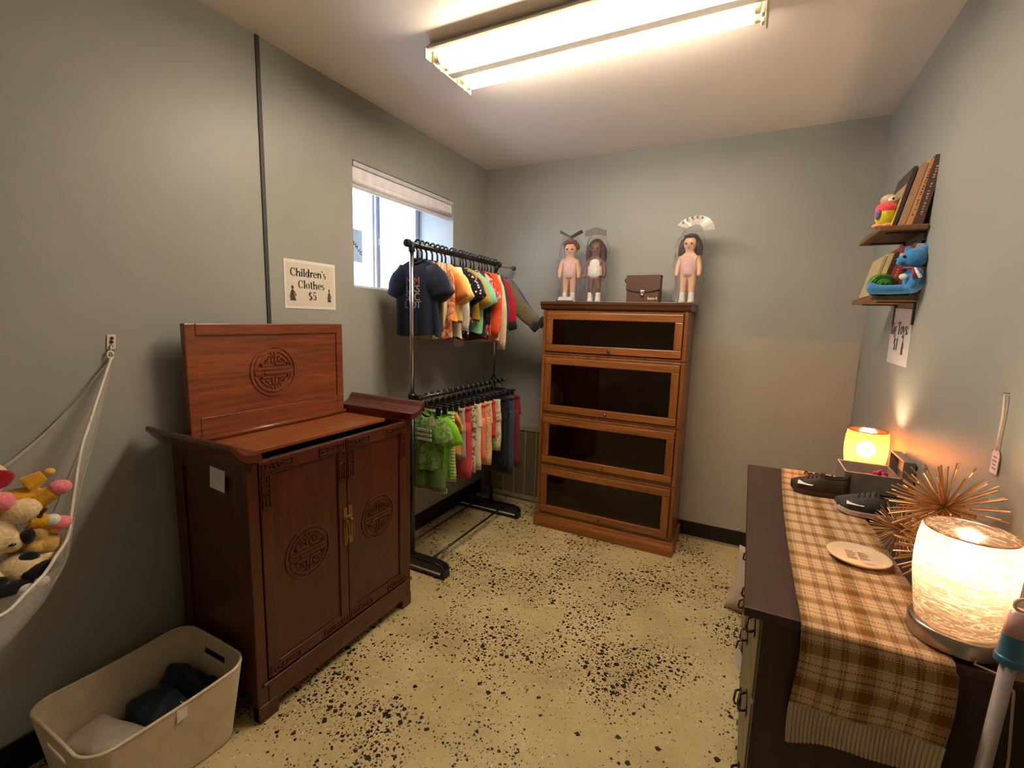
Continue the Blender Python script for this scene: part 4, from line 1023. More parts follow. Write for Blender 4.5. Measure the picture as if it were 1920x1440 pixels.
M().box(FX+.02, DY0+.03, .06, DX1-.012, DY1-.03, DT-.022).obj('carcass', m_dark, dr)
M().box(FX+.015, DY0+.030, 0, FX+.03, DY1-.030, .07).obj('plinth', m_drs, dr)
m_hb = plain('dark_bronze', (46, 36, 28), 0.35, 0.7)
ymid_d = (DY0+DY1)/2
for ci, (ya, yb) in enumerate(((DY0+.034, ymid_d-.004), (ymid_d+.004, DY1-.034))):
    for ri in range(3):
        z0 = .085+ri*.218; z1 = z0+.208
        d = M().box(FX, ya, z0, FX+.02, yb, z1).obj('drawer', m_drf, dr, bevel=0.004)
        for yh in (ya+.13, yb-.13):
            zc = (z0+z1)/2
            M().prism([(-.045,.0),(-.030,.016),(0,.022),(.030,.016),(.045,0),(.030,-.016),(0,-.022),(-.030,-.016)], lambda u, v, dd: (FX-dd, yh+u, zc+v), .0, .003).obj('back_plate', m_hb, d)
            M().tube([(FX-.003, yh-.032, zc+.004), (FX-.016, yh-.030, zc-.004), (FX-.020, yh, zc-.014), (FX-.016, yh+.030, zc-.004), (FX-.003, yh+.032, zc+.004)], .0035, 8).obj('bail_handle', m_hb, d, smooth=True)
m_tag = plain('white_tag', (226, 220, 214), 0.7)
ht = empty('price_tag', (FX-.022, -1.672, .40), 'white price tag on a string hanging from the dresser handle', 'tag')
M().prism([(-.016,-.03),(.016,-.03),(.016,.018),(.008,.03),(-.008,.03),(-.016,.018)], lambda u, v, d: (FX-.024-u*.55+d, -1.672+u*.8, .405+v), 0, .0012).obj('card', m_tag, ht)
M().tube([(FX-.022, -1.672, .434), (FX-.021, -1.668, .50), (FX-.016, -1.66, .56)], .0008, 5).obj('string', m_tag, ht)

# ------------------------------------------------------------------ plaid runner
def plaid_mat():
    t = NT('plaid_knit'); c = t.node('ShaderNodeUVMap'); c.uv_map = 'UVMap'
    sp = t.node('ShaderNodeSeparateXYZ'); t.link(c.outputs[0], sp.inputs[0])
    # knit stitches make the colour edges jagged
    st = t.node('ShaderNodeTexChecker'); mp = t.node('ShaderNodeMapping'); mp.inputs['Scale'].default_value = (90, 560, 1)
    t.link(c.outputs[0], mp.inputs[0]); t.link(mp.outputs[0], st.inputs['Vector']); st.inputs['Scale'].default_value = 1.0
    jag = t.math('MULTIPLY', t.math('SUBTRACT', st.outputs['Fac'], .5), .022)
    cream, must, brn, tau, dk = lin((222, 196, 166)), lin((160, 116, 56)), lin((116, 80, 46)), lin((146, 124, 94)), lin((70, 48, 36))
    def stripes(coord, freq, off):
        f = t.math('FRACT', t.math('ADD', t.math('ADD', t.math('MULTIPLY', coord, freq), off), jag))
        return t.ramp(f, [(0, must), (.075, tau), (.16, tau), (.165, cream), (.20, brn), (.215, cream), (.40, brn), (.425, cream), (.455, brn), (.48, cream), (.66, brn), (.685, cream), (.715, brn), (.74, cream), (.90, tau), (.93, cream), (.95, must)], 'CONSTANT')
    def stripes2(coord, freq, off):
        f = t.math('FRACT', t.math('ADD', t.math('ADD', t.math('MULTIPLY', coord, freq), off), jag))
        return t.ramp(f, [(0, must), (.08, tau), (.17, cream), (.23, tau), (.25, cream), (.42, dk), (.445, cream), (.62, dk), (.645, cream), (.80, tau), (.83, cream), (.86, tau), (.95, must)], 'CONSTANT')
    a = stripes(sp.outputs[0], 2.1, .06); b = stripes2(sp.outputs[1], 17.5, .25)
    col = t.mix(.5, a, b); col = t.mix(.55, col, t.mix(1.0, a, b, 'MULTIPLY'))
    bright = t.node('ShaderNodeBrightContrast'); t.link(col, bright.inputs[0]); bright.inputs[1].default_value = .02; bright.inputs[2].default_value = .12
    t.link(bright.outputs[0], t.b.inputs['Base Color'])
    t.b.inputs['Roughness'].default_value = .95; t.b.inputs['Specular IOR Level'].default_value = .1; t.b.inputs['Sheen Weight'].default_value = .2
    w = t.node('ShaderNodeTexChecker'); mp2 = t.node('ShaderNodeMapping'); mp2.inputs['Scale'].default_value = (90, 520, 1)
    t.link(c.outputs[0], mp2.inputs[0]); t.link(mp2.outputs[0], w.inputs['Vector']); w.inputs['Scale'].default_value = 1
    t.bump(w.outputs['Fac'], .35, .002); return t.m
ru = empty('table_runner', (2.09, -1.41, DT), 'brown and cream plaid knitted runner draped over the dresser end', 'runner')
YE = DY0-.006
Ltop = DY1-.004-YE
def runner_xy(u, y):
    t = (DY1-y)/(DY1-DY0)
    xl = 1.986-.022*t-.010*sin(pi*t); xr = 2.206-.004*sin(3*t)-.012*sin(2*pi*t)*.6
    return xl+(xr-xl)*u
def runner(u, v):
    Lh = .172-.018*u; s = v*(Ltop+.03+Lh)
    if s < Ltop: return (runner_xy(u, DY1-.004-s), DY1-.004-s, DT+.004+.0012*sin(40*s+3*u))
    s2 = s-Ltop
    if s2 < .03:
        a = s2/.03*pi/2; return (runner_xy(u, YE), YE-.010*sin(a), DT+.004-.010*(1-cos(a)))
    z = DT-.006-(s2-.03)
    return (1.962+.246*u+.004*sin(20*z), YE-.010-.004*(1+sin(9*u+18*z))*min(1, (s2-.03)*12), z)
M().grid(runner, 28, 150, uv=True).obj('plaid_field', plaid_mat(), ru, smooth=True, solid=.004)
m_rib = cloth('cream_rib_knit', (206, 184, 150))
def border(u, v):
    z0 = DT-.006-(.172-.018*u)+.004; z1 = .497+.030*u+.012*(u > .1)*min(1, (u-.1)*3)+.006*sin(5*u)
    z = z0+(z1-z0)*v; rib = .0018*sin(u*2*pi*34)
    return (1.962+.246*u+.004*sin(20*z), YE-.012-.004*(1+sin(9*u+18*z))+rib, z)
M().grid(border, 204, 6).obj('ribbed_border', m_rib, ru, smooth=True, solid=.003)
# ------------------------------------------------------------------ table lamps
m_nick = plain('brushed_nickel', (176, 168, 160), 0.28, 1.0, var=.05)
def shade_mat(name, c, transp, strands):
    t = NT(name)
    tr = t.node('ShaderNodeBsdfTranslucent'); df = t.node('ShaderNodeBsdfDiffuse'); tp = t.node('ShaderNodeBsdfTransparent'); gl = t.node('ShaderNodeBsdfGlossy')
    gl.inputs['Roughness'].default_value = .15
    v = t.coord('Object', (1, 1, 5)); n = t.noise(v, 17, 3, .55, 1.2)
    r = t.ramp(n.outputs[0], [(.44, lin(c)), (.49, lin((186, 166, 148))), (.53, lin(c)), (.60, lin(c)), (.63, lin((170, 148, 128))), (.66, lin(c))]) if strands else t.ramp(n.outputs[0], [(0, lin(c)), (1, lin(c))])
    t.link(r, tr.inputs[0]); t.link(r, df.inputs[0]); tp.inputs[0].default_value = lin(c)
    m1 = t.node('ShaderNodeMixShader', i_0=.10); t.link(tr.outputs[0], m1.inputs[1]); t.link(df.outputs[0], m1.inputs[2])
    m2 = t.node('ShaderNodeMixShader', i_0=transp); t.link(m1.outputs[0], m2.inputs[1]); t.link(tp.outputs[0], m2.inputs[2])
    m3 = t.node('ShaderNodeMixShader', i_0=.06); t.link(m2.outputs[0], m3.inputs[1]); t.link(gl.outputs[0], m3.inputs[2])
    t.link(m3.outputs[0], t.out.inputs[0]); return t.m
def lamp(loc, label, mshade, bulbz, mbulb, prof, cord=None, bulb_r=.028):
    l = empty('table_lamp', loc, label, 'lamp')
    M().lathe([(.066,0),(.072,.003),(.073,.030),(.070,.036),(.0,.037)], (0,0,0), 36).obj('base', m_nick, l, smooth=True, local=True, bevel=.002, angle=50)
    M().lathe([(.016,.037),(.016,.075),(.012,.080)], (0,0,0), 16).obj('socket', plain('socket_white', (220, 214, 200), .5), l, smooth=True, local=True)
    M().lathe([(.011,.078),(.013,.090),(.014,bulbz-bulb_r*.8)], (0,0,0), 16).obj('bulb_neck', plain('bulb_plastic', (226, 222, 214), .5), l, smooth=True, local=True)
    M().ell((0,0,bulbz), (bulb_r, bulb_r, bulb_r*1.05), 20, 12).obj('bulb', mbulb, l, smooth=True, local=True)
    M().lathe(prof, (0,0,0), 48, False, False).obj('shade', mshade, l, smooth=True, local=True)
    M().tube([(prof[-1][0]*cos(a), prof[-1][0]*sin(a), prof[-1][1]) for a in [2*pi*k/40 for k in range(41)]], .0022, 6, caps=False).obj('shade_rim', mshade, l, smooth=True, local=True)
    if cord: M().tube(cord, .0022, 6).obj('cord', plain('cord_clear', (190, 170, 146), .3), l, smooth=True)
    return l
prof = [(.060,.036),(.0635,.040),(.070,.085),(.0755,.130),(.0765,.165),(.0745,.200),(.071,.222),(.067,.226)]
m_bulb = emit('bulb_glow', (255, 214, 164), BULB)
NLx, NLy = 2.226, -1.928
zb = DT+.006
cordpts = [(NLx+.02, NLy-.055, zb+.012), (NLx+.008, NLy-.078, zb+.004), (NLx+.04, NLy-.084, zb+.000), (NLx+.058, NLy-.092, zb-.02), (NLx+.066, NLy-.096, .62), (NLx+.072, NLy-.092, .40), (NLx+.075, NLy-.09, .02)]
lamp((NLx, NLy, zb), 'lit table lamp with white crackled glass shade at the near end of the dresser', shade_mat('crackled_glass', (118, 100, 89), .24, True), .182, m_bulb, prof, cordpts, .026)
lamp((2.258, -.872, DT+.0035), 'lit amber glass lamp with visible bulb at the far end of the dresser', shade_mat('amber_glass', (150, 92, 44), .28, False), .140, m_bulb, [(r*.92, z*.95) for r, z in prof], None, .032)
# small tag lying by the near lamp
# ------------------------------------------------------------------ things on the runner
ZR = DT+.0085
pl = empty('plate', (2.122, -1.632, ZR), 'round cream plate with printed lines lying on the plaid runner', 'plate')
M().lathe([(.0,.0),(.050,.0),(.062,.003),(.0705,.009),(.0715,.0115),(.069,.0125),(.060,.0075),(.050,.0055),(.0,.005)], (2.122, -1.632, ZR), 48, False, False).obj('dish', plain('cream_ceramic', (226, 204, 172), .3, var=.02, coat=.3), pl, smooth=True)
pp = M()
for col_ in (0, 1):
    for k in range(6):
        x = 2.096+col_*.028; y = -1.606-k*.009
        pp.box(x, y-.0012, ZR+.0058, x+(.022 if k % 3 else .017), y+.0012, ZR+.0062)
pp.obj('printed_lines', plain('plate_ink', (150, 122, 96), .6), pl)
M().box(2.128, -1.668, ZR+.0059, 2.156, -1.650, ZR+.0066).obj('price_sticker', plain('pink_sticker', (232, 206, 200), .6), pl)
def shoe(name, loc, rz, label, L, upper, sole, lace, tagged, soleh=.016):
    s = empty(name, loc, label, 'shoe', None, rz)
    def hw(t): return (.026+.016*sin(pi*min(1, t*1.25+.12))**1.0)*(1 if t < .6 else 1-.10*(t-.6)/.4)*(min(1, t/.10)**.5 if t < .10 else 1)*(min(1, (1-t)/.08)**.5 if t > .92 else 1)*(L/.19)
    out = [(-L/2+L*t, -hw(t)-.003) for t in [i/18 for i in range(19)]]+[(-L/2+L*t, hw(t)+.003) for t in [1-i/18 for i in range(19)]]
    M().prism(out, lambda u, v, d: (u, v, d+.010*max(0, (-u-L*.30)/(L*.2))*1.0), 0, soleh).obj('sole', sole, s, bevel=.003, local=True)
    def up(u, v):
        t = v; a = pi*u
        top = .030+.030*min(1, max(0, (t-.12)/.38)) + (.012*max(0, (t-.75)/.25))
        if t < .12: top = .018+.012*t/.12
        w = hw(t)*(1-.12*sin(a)); 
        return (-L/2+L*(.005+.99*t), -w*cos(a), soleh-.001+top*sin(a)**.75+.010*max(0, (.2-t)/.2)*.4)
    M().grid(up, 16, 24, skip=lambda u, v: v > .56 and v < .95 and .30 < u < .70).obj('upper', upper, s, smooth=True, local=True, solid=.003)
    col = [Vector(up(.30, .56+.39*k/8)) for k in range(9)]+[Vector(up(.30+.40*k/6, .95)) for k in range(1, 7)]+[Vector(up(.70, .95-.39*k/8)) for k in range(1, 9)]+[Vector(up(.70-.40*k/6, .56)) for k in range(1, 7)]
    M().tube(col, .0042, 6, caps=False).obj('collar', lace, s, smooth=True, local=True)
    lm = M()
    for k in range(4):
        t = .30+.07*k; p, q = Vector(up(.30, t)), Vector(up(.70, t+.03)); p.z += .002; q.z += .002
        mid = Vector(up(.5, t+.015)); mid.z += .003
        lm.tube([p, mid, q], .0028, 6)
    lm.obj('laces', lace, s, smooth=True, local=True)
    if tagged:
        M().prism([(-.026,-.011),(.018,-.011),(.026,0),(.018,.011),(-.026,.011)], lambda u, v, d: (-L*.22+u, -hw(.28)*.70+v*.9-.004, .040+v*.35+d), 0, .0012).obj('price_tag', m_tag, s, local=True)
        M().tube([(-L*.22+.026, -hw(.28)*.70, .041), (-L*.02, -.018, .054), (-L*.06, -.006, .058), (.0, -.012, .056)], .0014, 5).obj('tag_string', m_tag, s, local=True)
    return s
shoe('shoe', (2.088, -1.118, ZR), radians(-8), 'dark brown shoe with brown sole on the plaid runner', .178, plain('brown_suede', (58, 42, 30), .7, var=.3, nscale=50), plain('brown_rubber', (62, 42, 34), .6), plain('brown_lace', (34, 24, 20), .7), True)
shoe('sneaker', (2.218, -1.258, ZR), radians(-6), 'charcoal sneaker with pale sole and white tag on the runner', .200, plain('charcoal_mesh', (62, 60, 58), .8, var=.3, nscale=90), plain('pale_rubber', (206, 184, 170), .6), plain('black_lace', (30, 28, 28), .7), True, .018)
nb = empty('necklace', (2.11, -.878, ZR), 'tangled dark beaded necklace at the far end of the runner', 'jewellery')
bd = M(); rr = random.Random(3)
pts = [Vector((2.065+.095*t+.006*sin(9*t), -.885+.022*sin(14*t)+.010*sin(31*t), ZR+.005+.003*sin(40*t))) for t in [i/46 for i in range(47)]]
for i, p in enumerate(pts): bd.ell(p, .0036, 6, 4)
bd.obj('beads', plain('dark_beads', (58, 44, 40), .25), nb, smooth=True)
M().tube([p-Vector((0,0,.002)) for p in pts], .0012, 5).obj('cord', plain('silver_chain', (170, 160, 150), .3, .8), nb, smooth=True)
# grey keepsake box, lid swung open to the right
m_bxg = plain('grey_marbled_paper', (124, 116, 106), .6, var=.16, nscale=26); m_bxi = plain('pale_grey_lining', (172, 160, 148), .6); m_edge = plain('box_edge', (206, 196, 182), .6)
gbx = empty('gift_box', (2.235, -1.045, DT), 'open grey box with its lid swung up against the right wall', 'box')
bx0, bx1, by0, by1, bh = 2.158, 2.314, -1.128, -.958, .100
zz = ZR
for nm, q in (('side', (bx0, by0, zz, bx0+.004, by1, zz+bh)), ('side', (bx1-.004, by0, zz, bx1, by1, zz+bh)), ('side', (bx0+.004, by0, zz, bx1-.004, by0+.004, zz+bh)), ('side', (bx0+.004, by1-.004, zz, bx1-.004, by1, zz+bh))):
    M().box(*q).obj(nm, m_bxg, gbx)
M().box(bx0+.004, by0+.004, zz, bx1-.004, by1-.004, zz+.004).obj('bottom', m_bxi, gbx)
M().box(bx0+.0042, by1-.0075, zz+.004, bx1-.0042, by1-.0042, zz+bh).obj('lining', m_bxi, gbx)
rim = M()
for q in ((bx0, by0, bx0+.004, by1), (bx0, by0, bx1, by0+.004), (bx0, by1-.004, bx1, by1)): rim.box(q[0], q[1], zz+bh, q[2], q[3], zz+bh+.0012)
rim.obj('rim', m_edge, gbx)
ld0, ld1, lh = bx1+.001, bx1+.033, .160
ll = M(); ll.box(ld1-.004, by0, zz, ld1, by1, zz+lh); ll.box(ld0, by0, zz, ld1-.004, by0+.004, zz+lh); ll.box(ld0, by1-.004, zz, ld1-.004, by1, zz+lh); ll.box(ld0, by0+.004, zz+lh-.004, ld1-.004, by1-.004, zz+lh)
lido = ll.obj('lid', m_bxg, gbx)
M().box(ld0, by0+.004, zz+lh, ld0+.003, by1, zz+lh+.001).obj('rim', m_edge, lido)
M().box(ld1-.006, by0+.005, zz+bh, ld1-.0042, by1-.005, zz+lh-.005).obj('lining', m_bxi, lido)
rb = empty('fabric_flower', (2.262, -1.10, zz+.05), 'bright pink ribbon flower inside the open grey box', 'flower')
fl = M()
for k in range(6):
    a = k*1.05; fl.ell((2.262+.012*cos(a), -1.098+.010*sin(a), zz+.099+.006*sin(2*a)), (.013, .006, .010), 9, 6, Matrix.Rotation(a, 3, 'Z') @ Matrix.Rotation(.6, 3, 'Y'))
fl.obj('petals', plain('magenta_satin', (206, 40, 110), .45, var=.2), rb, smooth=True)
st = M(); st.tube([(2.250, -1.10, zz+.098), (2.225, -1.105, zz+.094), (2.215, -1.10, zz+.02)], .0028, 6); st.ell((2.226, -1.106, zz+.096), (.006, .005, .004), 8, 6)
st.obj('ribbon_tail', MATS['magenta_satin'], rb, smooth=True)
# brass starburst balls
m_rod = plain('brass_rods', (186, 144, 96), .35, .5, var=.15); m_core = plain('bronze_core', (70, 46, 28), .4, .6)
def starburst(c, r, n, label, seed, rr_=.0018):
    s = empty('starburst_ball', (c[0], c[1], c[2]), label, 'ornament', 'brass starburst balls on the dresser')
    M().ell((0,0,0), r*.13, 14, 10).obj('core', m_core, s, smooth=True, local=True)
    m = M(); rnd = random.Random(seed)
    for i in range(n):
        z = 1-2*(i+.5)/n; a = i*2.39996+rnd.uniform(-.12, .12); q = math.sqrt(max(0, 1-z*z))
        d = Vector((q*cos(a), q*sin(a), z)); L = r*rnd.uniform(.88, 1.04)
        if d.x > 0: L = min(L, (W-.006-c[0])/d.x)
        if d.z < 0: L = min(L, (c[2]-DT-.002)/(-d.z))
        if L < r*.3: continue
        m.tube([d*(r*.08), d*L], rr_, 5)
    tag(m.obj('rods', m_rod, s, local=True), kind='stuff'); return s
starburst((2.250, -1.715, .968), .106, 165, 'largest brass starburst ball, resting against the wall above the others', 1)
starburst((2.262, -1.735, .868), .106, 150, 'middle brass starburst ball right behind the white glass lamp', 2, .0017)
starburst((2.222, -1.545, .838), .073, 150, 'smallest brass starburst ball beside the charcoal sneaker', 3, .0011)
# tag on a string on the right wall
wt = empty('price_tag', (W-.004, -1.637, 1.075), 'pink-white price tag hanging on a string from a wall nail', 'tag')
M().tube([(W-.012, -1.638, 1.232), (W-.0002, -1.638, 1.232)], .0025, 8).obj('nail', m_nick, wt)
M().tube([(W-.008, -1.638, 1.232), (W-.006, -1.641, 1.18), (W-.006, -1.638, 1.13), (W-.005, -1.637, 1.098)], .0022, 6).obj('string', plain('twist_string', (226, 206, 196), .7), wt, smooth=True)
M().prism([(-.017,-.030),(.017,-.030),(.017,.016),(.009,.026),(-.009,.026),(-.017,.016)], lambda u, v, d: (W-.0035-d, -1.637-u, 1.074+v), 0, .0015).obj('card', plain('blush_tag', (236, 206, 204), .6), wt)
pk = M()
for k, w in enumerate((.018, .022, .014, .018)): pk.box(W-.0055, -1.637-w/2, 1.082-.009*k, W-.0050, -1.637+w/2, 1.085-.009*k)
pk.obj('price_writing', plain('pencil_grey', (150, 116, 130), .7), wt)
# cleaning pole in the corner by the dresser
po = empty('cleaning_pole', (2.235, -2.055, 0), 'grey pole with blue and clear grip leaning beside the dresser end', 'pole')
P0, P1 = Vector((2.225, -2.062, 0.0)), Vector((2.262, -2.050, .925)); dd = (P1-P0).normalized()
M().tube([P0, P0+dd*.83], .0105, 14).obj('shaft', plain('grey_painted_tube', (170, 160, 156), .4), po, smooth=True)
g0 = P0+dd*.815
M().tube([g0, g0+dd*.012, g0+dd*.014, g0+dd*.050, g0+dd*.052], [.020,.020,.0172,.0165,.0165], 18).obj('blue_grip', plain('teal_blue_plastic', (50, 104, 134), .35), po, smooth=True, bevel=.001)
M().tube([g0+dd*.052, g0+dd*.095], [.0163, .0150], 18).obj('clear_sleeve', plain('pinkish_clear_plastic', (206, 164, 160), .25, coat=.3), po, smooth=True)
hk = [g0+dd*(.095+.011+.011*cos(a))+Vector((.010*sin(a), 0, 0)) for a in [2*pi*k/14 for k in range(15)]]
M().tube(hk, .0028, 6, caps=False).obj('hanging_loop', plain('pale_loop', (226, 198, 186), .5), po, smooth=True)
# pale cushion on the floor behind the dresser end
cu = M()
def cush(u, v, s):
    a, b = 2*u-1, 2*v-1; e = (1-abs(a)**2.6)*(1-abs(b)**2.6)
    return (a*.21*(1-.07*(1-b*b)), s*(.085*max(0, e)**.55), b*.20*(1-.07*(1-a*a)))
cu.grid(lambda u, v: cush(u, v, 1), 20, 20); cu.grid(lambda u, v: cush(1-u, v, -1), 20, 20)
cu.xf(Matrix.Translation((2.000, -.705, .140)) @ Matrix.Scale(.78, 4) @ Matrix.Rotation(radians(-12), 4, 'X') @ Matrix.Rotation(radians(8), 4, 'Y'))
tag(cu.obj('cushion', cloth('oatmeal_linen', (196, 180, 164)), smooth=True), 'pale oatmeal cushion on the floor behind the far dresser end', 'cushion')
cb = M().tube([(1.832, -.006, .108), (1.842, -.016, .118), (1.855, -.018, .122), (1.862, -.018, .134)], .003, 6)
tag(cb.obj('cable_end', plain('cable_white', (206, 196, 180), .5), smooth=True), 'short white cable end poking out above the back baseboard', 'cable')

# ================================================================== FABRIC BIN
m_felt = cloth('grey_beige_felt', (214, 198, 170)); 
bi = empty('storage_bin', (.285, -2.452, 0), 'grey beige felt bin of folded clothes beside the carved cabinet', 'bin')
rx0, rx1, ry0, ry1, rz_ = .105, .465, -2.662, -2.243, .256
def rrect(u, x0, x1, y0, y1, r):
    a, b = x1-x0-2*r, y1-y0-2*r; P = 2*(a+b)+2*pi*r; s = u*P
    for (kind, ln, p) in (('l', b, 0), ('c', pi*r/2, 0), ('l', a, 1), ('c', pi*r/2, 1), ('l', b, 2), ('c', pi*r/2, 2), ('l', a, 3), ('c', pi*r/2, 3)):
        if s <= ln+1e-9:
            if kind == 'l':
                return [(x1, y0+r+s), (x1-r-s, y1), (x0, y1-r-s), (x0+r+s, y0)][p]
            t = s/r; cx, cy, a0 = [(x1-r, y1-r, 0), (x0+r, y1-r, pi/2), (x0+r, y0+r, pi), (x1-r, y0+r, 1.5*pi)][p]
            return (cx+r*cos(a0+t), cy+r*sin(a0+t))
        s -= ln
    return (x1, y0+r)
def binw(u, v):
    k = .030*(1-v); x, y = rrect(u, rx0+k, rx1-k, ry0+k, ry1-k, .062-k*.3)
    return (x+.002*sin(40*u)*(1-v), y, .004+(rz_-.004)*v-.006*sin(2*pi*u*2)*(v > .99))
def slot(u, v):
    x, y = rrect(u, rx0, rx1, ry0, ry1, .062); xc = (rx0+rx1)/2
    return (y < ry0+.004 or y > ry1-.004) and ((abs(x-xc) < .050 and abs(v-.80) < .055) or ((abs(x-xc)-.050)**2+((v-.80)*rz_)**2 < .014**2))
M().grid(binw, 168, 40, closed=True, skip=slot).obj('wall', m_felt, bi, smooth=True, solid=.007)
M().prism([rrect(i/48, rx0+.032, rx1-.032, ry0+.032, ry1-.032, .05) for i in range(48)], lambda u, v, d: (u, v, d), .0, .006).obj('bottom', m_felt, bi)
M().tube([binw(i/96, 1.0) for i in range(97)], .005, 6, caps=False).obj('rim_binding', m_felt, bi, smooth=True)
def folded(name, mat, c, size, rz, label, seed, layers=1):
    rnd = random.Random(seed); ph = [rnd.uniform(0, 6) for _ in range(6)]
    m = M()
    def f(u, v, top):
        a, b = 2*u-1, 2*v-1; e = max(0, (1-a**6)*(1-b**6))**.35
        z = size[2]*e*(1+.13*sin(2.2*a+ph[0]+1.5*b)+.07*sin(3.5*b+ph[1]+2*a)+.03*sin(11*a+ph[2]+4*b))
        return (size[0]*a*(1+.05*sin(5*b+ph[3])), size[1]*b*(1+.05*sin(4*a+ph[4])), z if top else 0)
    m.grid(lambda u, v: f(u, v, True), 22, 22); m.grid(lambda u, v: f(1-u, v, False), 22, 22)
    m.xf(Matrix.Translation(c) @ Matrix.Rotation(rz, 4, 'Z'))
    return tag(m.obj(name, mat, None, smooth=True), label, 'clothing', 'folded clothes in the felt bin')
folded('folded_jeans', cloth('indigo_denim', (24, 30, 44)), (.255, -2.315, .085), (.115, .045, .085), radians(6), 'dark indigo folded jeans heaped at the far end of the bin', 61)
folded('folded_jeans', cloth('blue_black_denim', (30, 38, 52)), (.290, -2.412, .075), (.135, .060, .085), radians(-3), 'blue-black folded trousers lying across the middle of the bin', 62)
folded('folded_shirt', cloth('pale_grey_jersey', (196, 186, 170)), (.270, -2.535, .085), (.135, .068, .055), radians(14), 'pale grey crumpled shirt near the front end of the bin', 63)
folded('folded_shirt', cloth('washed_black', (26, 24, 26)), (.330, -2.612, .105), (.085, .028, .028), radians(8), 'black folded garment with a white stripe at the bin front end', 64)
folded('folded_shirt', cloth('dusky_brown', (74, 56, 46)), (.285, -2.46, .03), (.13, .16, .045), 0, 'brown folded garments at the bottom of the felt bin', 65)
bt = empty('price_tag', (.47, -2.447, .24), 'small white price tag on the outer side of the felt bin', 'tag')
M().prism([(-.014,-.026),(.014,-.020),(.016,.020),(.006,.028),(-.012,.020)], lambda u, v, d: (.467+d+v*.02, -2.447+u, .232+v), 0, .0012).obj('card', m_tag, bt)
M().tube([(.468, -2.445, .257), (.470, -2.445, .262), (.462, -2.446, .264)], .0008, 4).obj('string', m_tag, bt)

# ================================================================== TOY HAMMOCK (left wall)
def net_mat():
    t = NT('white_net'); c = t.node('ShaderNodeUVMap'); c.uv_map = 'UVMap'
    mp = t.node('ShaderNodeMapping'); mp.inputs['Scale'].default_value = (260, 130, 1); t.link(c.outputs[0], mp.inputs[0])
    sp = t.node('ShaderNodeSeparateXYZ'); t.link(mp.outputs[0], sp.inputs[0])
    a = t.math('LESS_THAN', t.math('FRACT', sp.outputs[0]), .22); b = t.math('LESS_THAN', t.math('FRACT', sp.outputs[1]), .22)
    f = t.math('MAXIMUM', a, b)
    t.b.inputs['Base Color'].default_value = lin((214, 208, 198)); t.b.inputs['Roughness'].default_value = .8
    tp = t.node('ShaderNodeBsdfTransparent'); mx = t.node('ShaderNodeMixShader')
    mx.inputs[0].default_value = .30; nf = t.noise(mp.outputs[0], .35, 3); t.link(t.math('MULTIPLY_ADD', nf.outputs[0], .25, ), mx.inputs[0]); mx.inputs[0].links[0].from_node.inputs[2].default_value = .20; t.link(tp.outputs[0], mx.inputs[1]); t.link(t.b.outputs[0], mx.inputs[2]); t.link(mx.outputs[0], t.out.inputs[0]); return t.m
m_cordw = plain('white_cord', (216, 208, 196), .8, var=.1)
A0 = Vector((.010, -2.350, 1.215)); A1 = Vector((.010, -3.42, 1.215)); A2 = Vector((1.02, -3.42, 1.225))
def rear(t): return Vector((.012, A0.y+(A1.y-A0.y)*t, A0.z-.385*(1-abs(2*t-1)**2.0)))
RIM = [A0, Vector((.075,-2.432,1.062)), Vector((.135,-2.494,.954)), Vector((.178,-2.538,.820)), Vector((.202,-2.560,.752)), Vector((.240,-2.602,.715)), Vector((.285,-2.652,.690)),
       Vector((.340,-2.712,.676)), Vector((.420,-2.782,.690)), Vector((.540,-2.900,.730)), Vector((.700,-3.080,.830)), Vector((.880,-3.280,1.010)), A2]
RT = [0, .10, .17, .225, .26, .30, .345, .39, .45, .55, .70, .86, 1.0]
def rimc(t):
    i = max(k for k in range(len(RT)-1) if RT[k] <= t+1e-9); s = (t-RT[i])/(RT[i+1]-RT[i])
    p0, p1, p2, p3 = RIM[max(i-1, 0)], RIM[i], RIM[i+1], RIM[min(i+2, len(RIM)-1)]
    p = .5*((2*p1)+(p2-p0)*s+(2*p0-5*p1+4*p2-p3)*s*s+(3*p1-p0-3*p2+p3)*s*s*s)
    p.z += .003*sin(90*t)*sin(pi*t); return p
def bag(u, v):
    a, b = rear(v), rimc(v); p = a.lerp(b, u); k = sin(pi*v)**.8
    p.z -= (.25*sin(pi*u)**.75*(1-.25*u))*k
    p.x += .035*sin(pi*u)*k; p.y += .035*sin(pi*u)*k*(1 if v < .5 else -1)
    p.x = max(p.x, .006)
    return p
hm = empty('toy_hammock', (.02, -2.35, 1.25), 'white net toy hammock hung from a hook on the left wall', 'hammock')
M().grid(bag, 40, 60, uv=True).obj('netting', net_mat(), hm, smooth=True)
M().tube([rimc(i/60) for i in range(61)], .0042, 7).obj('rim_cord', m_cordw, hm, smooth=True)
m_band = plain('sheer_band', (176, 170, 160), .8)
M().grid(lambda u, v: rear(v)+Vector((.003, .006-.020*u*sin(pi*v)**.3, .010-.028*u*(.15+.85*min(1, v*6)))), 3, 50).obj('rear_band', m_band, hm, smooth=True, solid=.002)
for uu in (.30, .62):
    M().tube([bag(uu, v/40*.30+.003) for v in range(41)], [.0016+.004*(v/40) for v in range(41)], 6, flat=.4).obj('gathered_fold', plain('net_fold', (186, 180, 170), .8), hm, smooth=True)
ht_ = M(); ht_.prism([(-.014,-.024),(.010,-.024),(.014,.024),(-.010,.024)], lambda u, v, d: (d, -2.343+u, 1.262+v), 0, .004)
ht_.obj('wall_clip', plain('clip_white', (206, 200, 188), .4), hm, bevel=.0015)
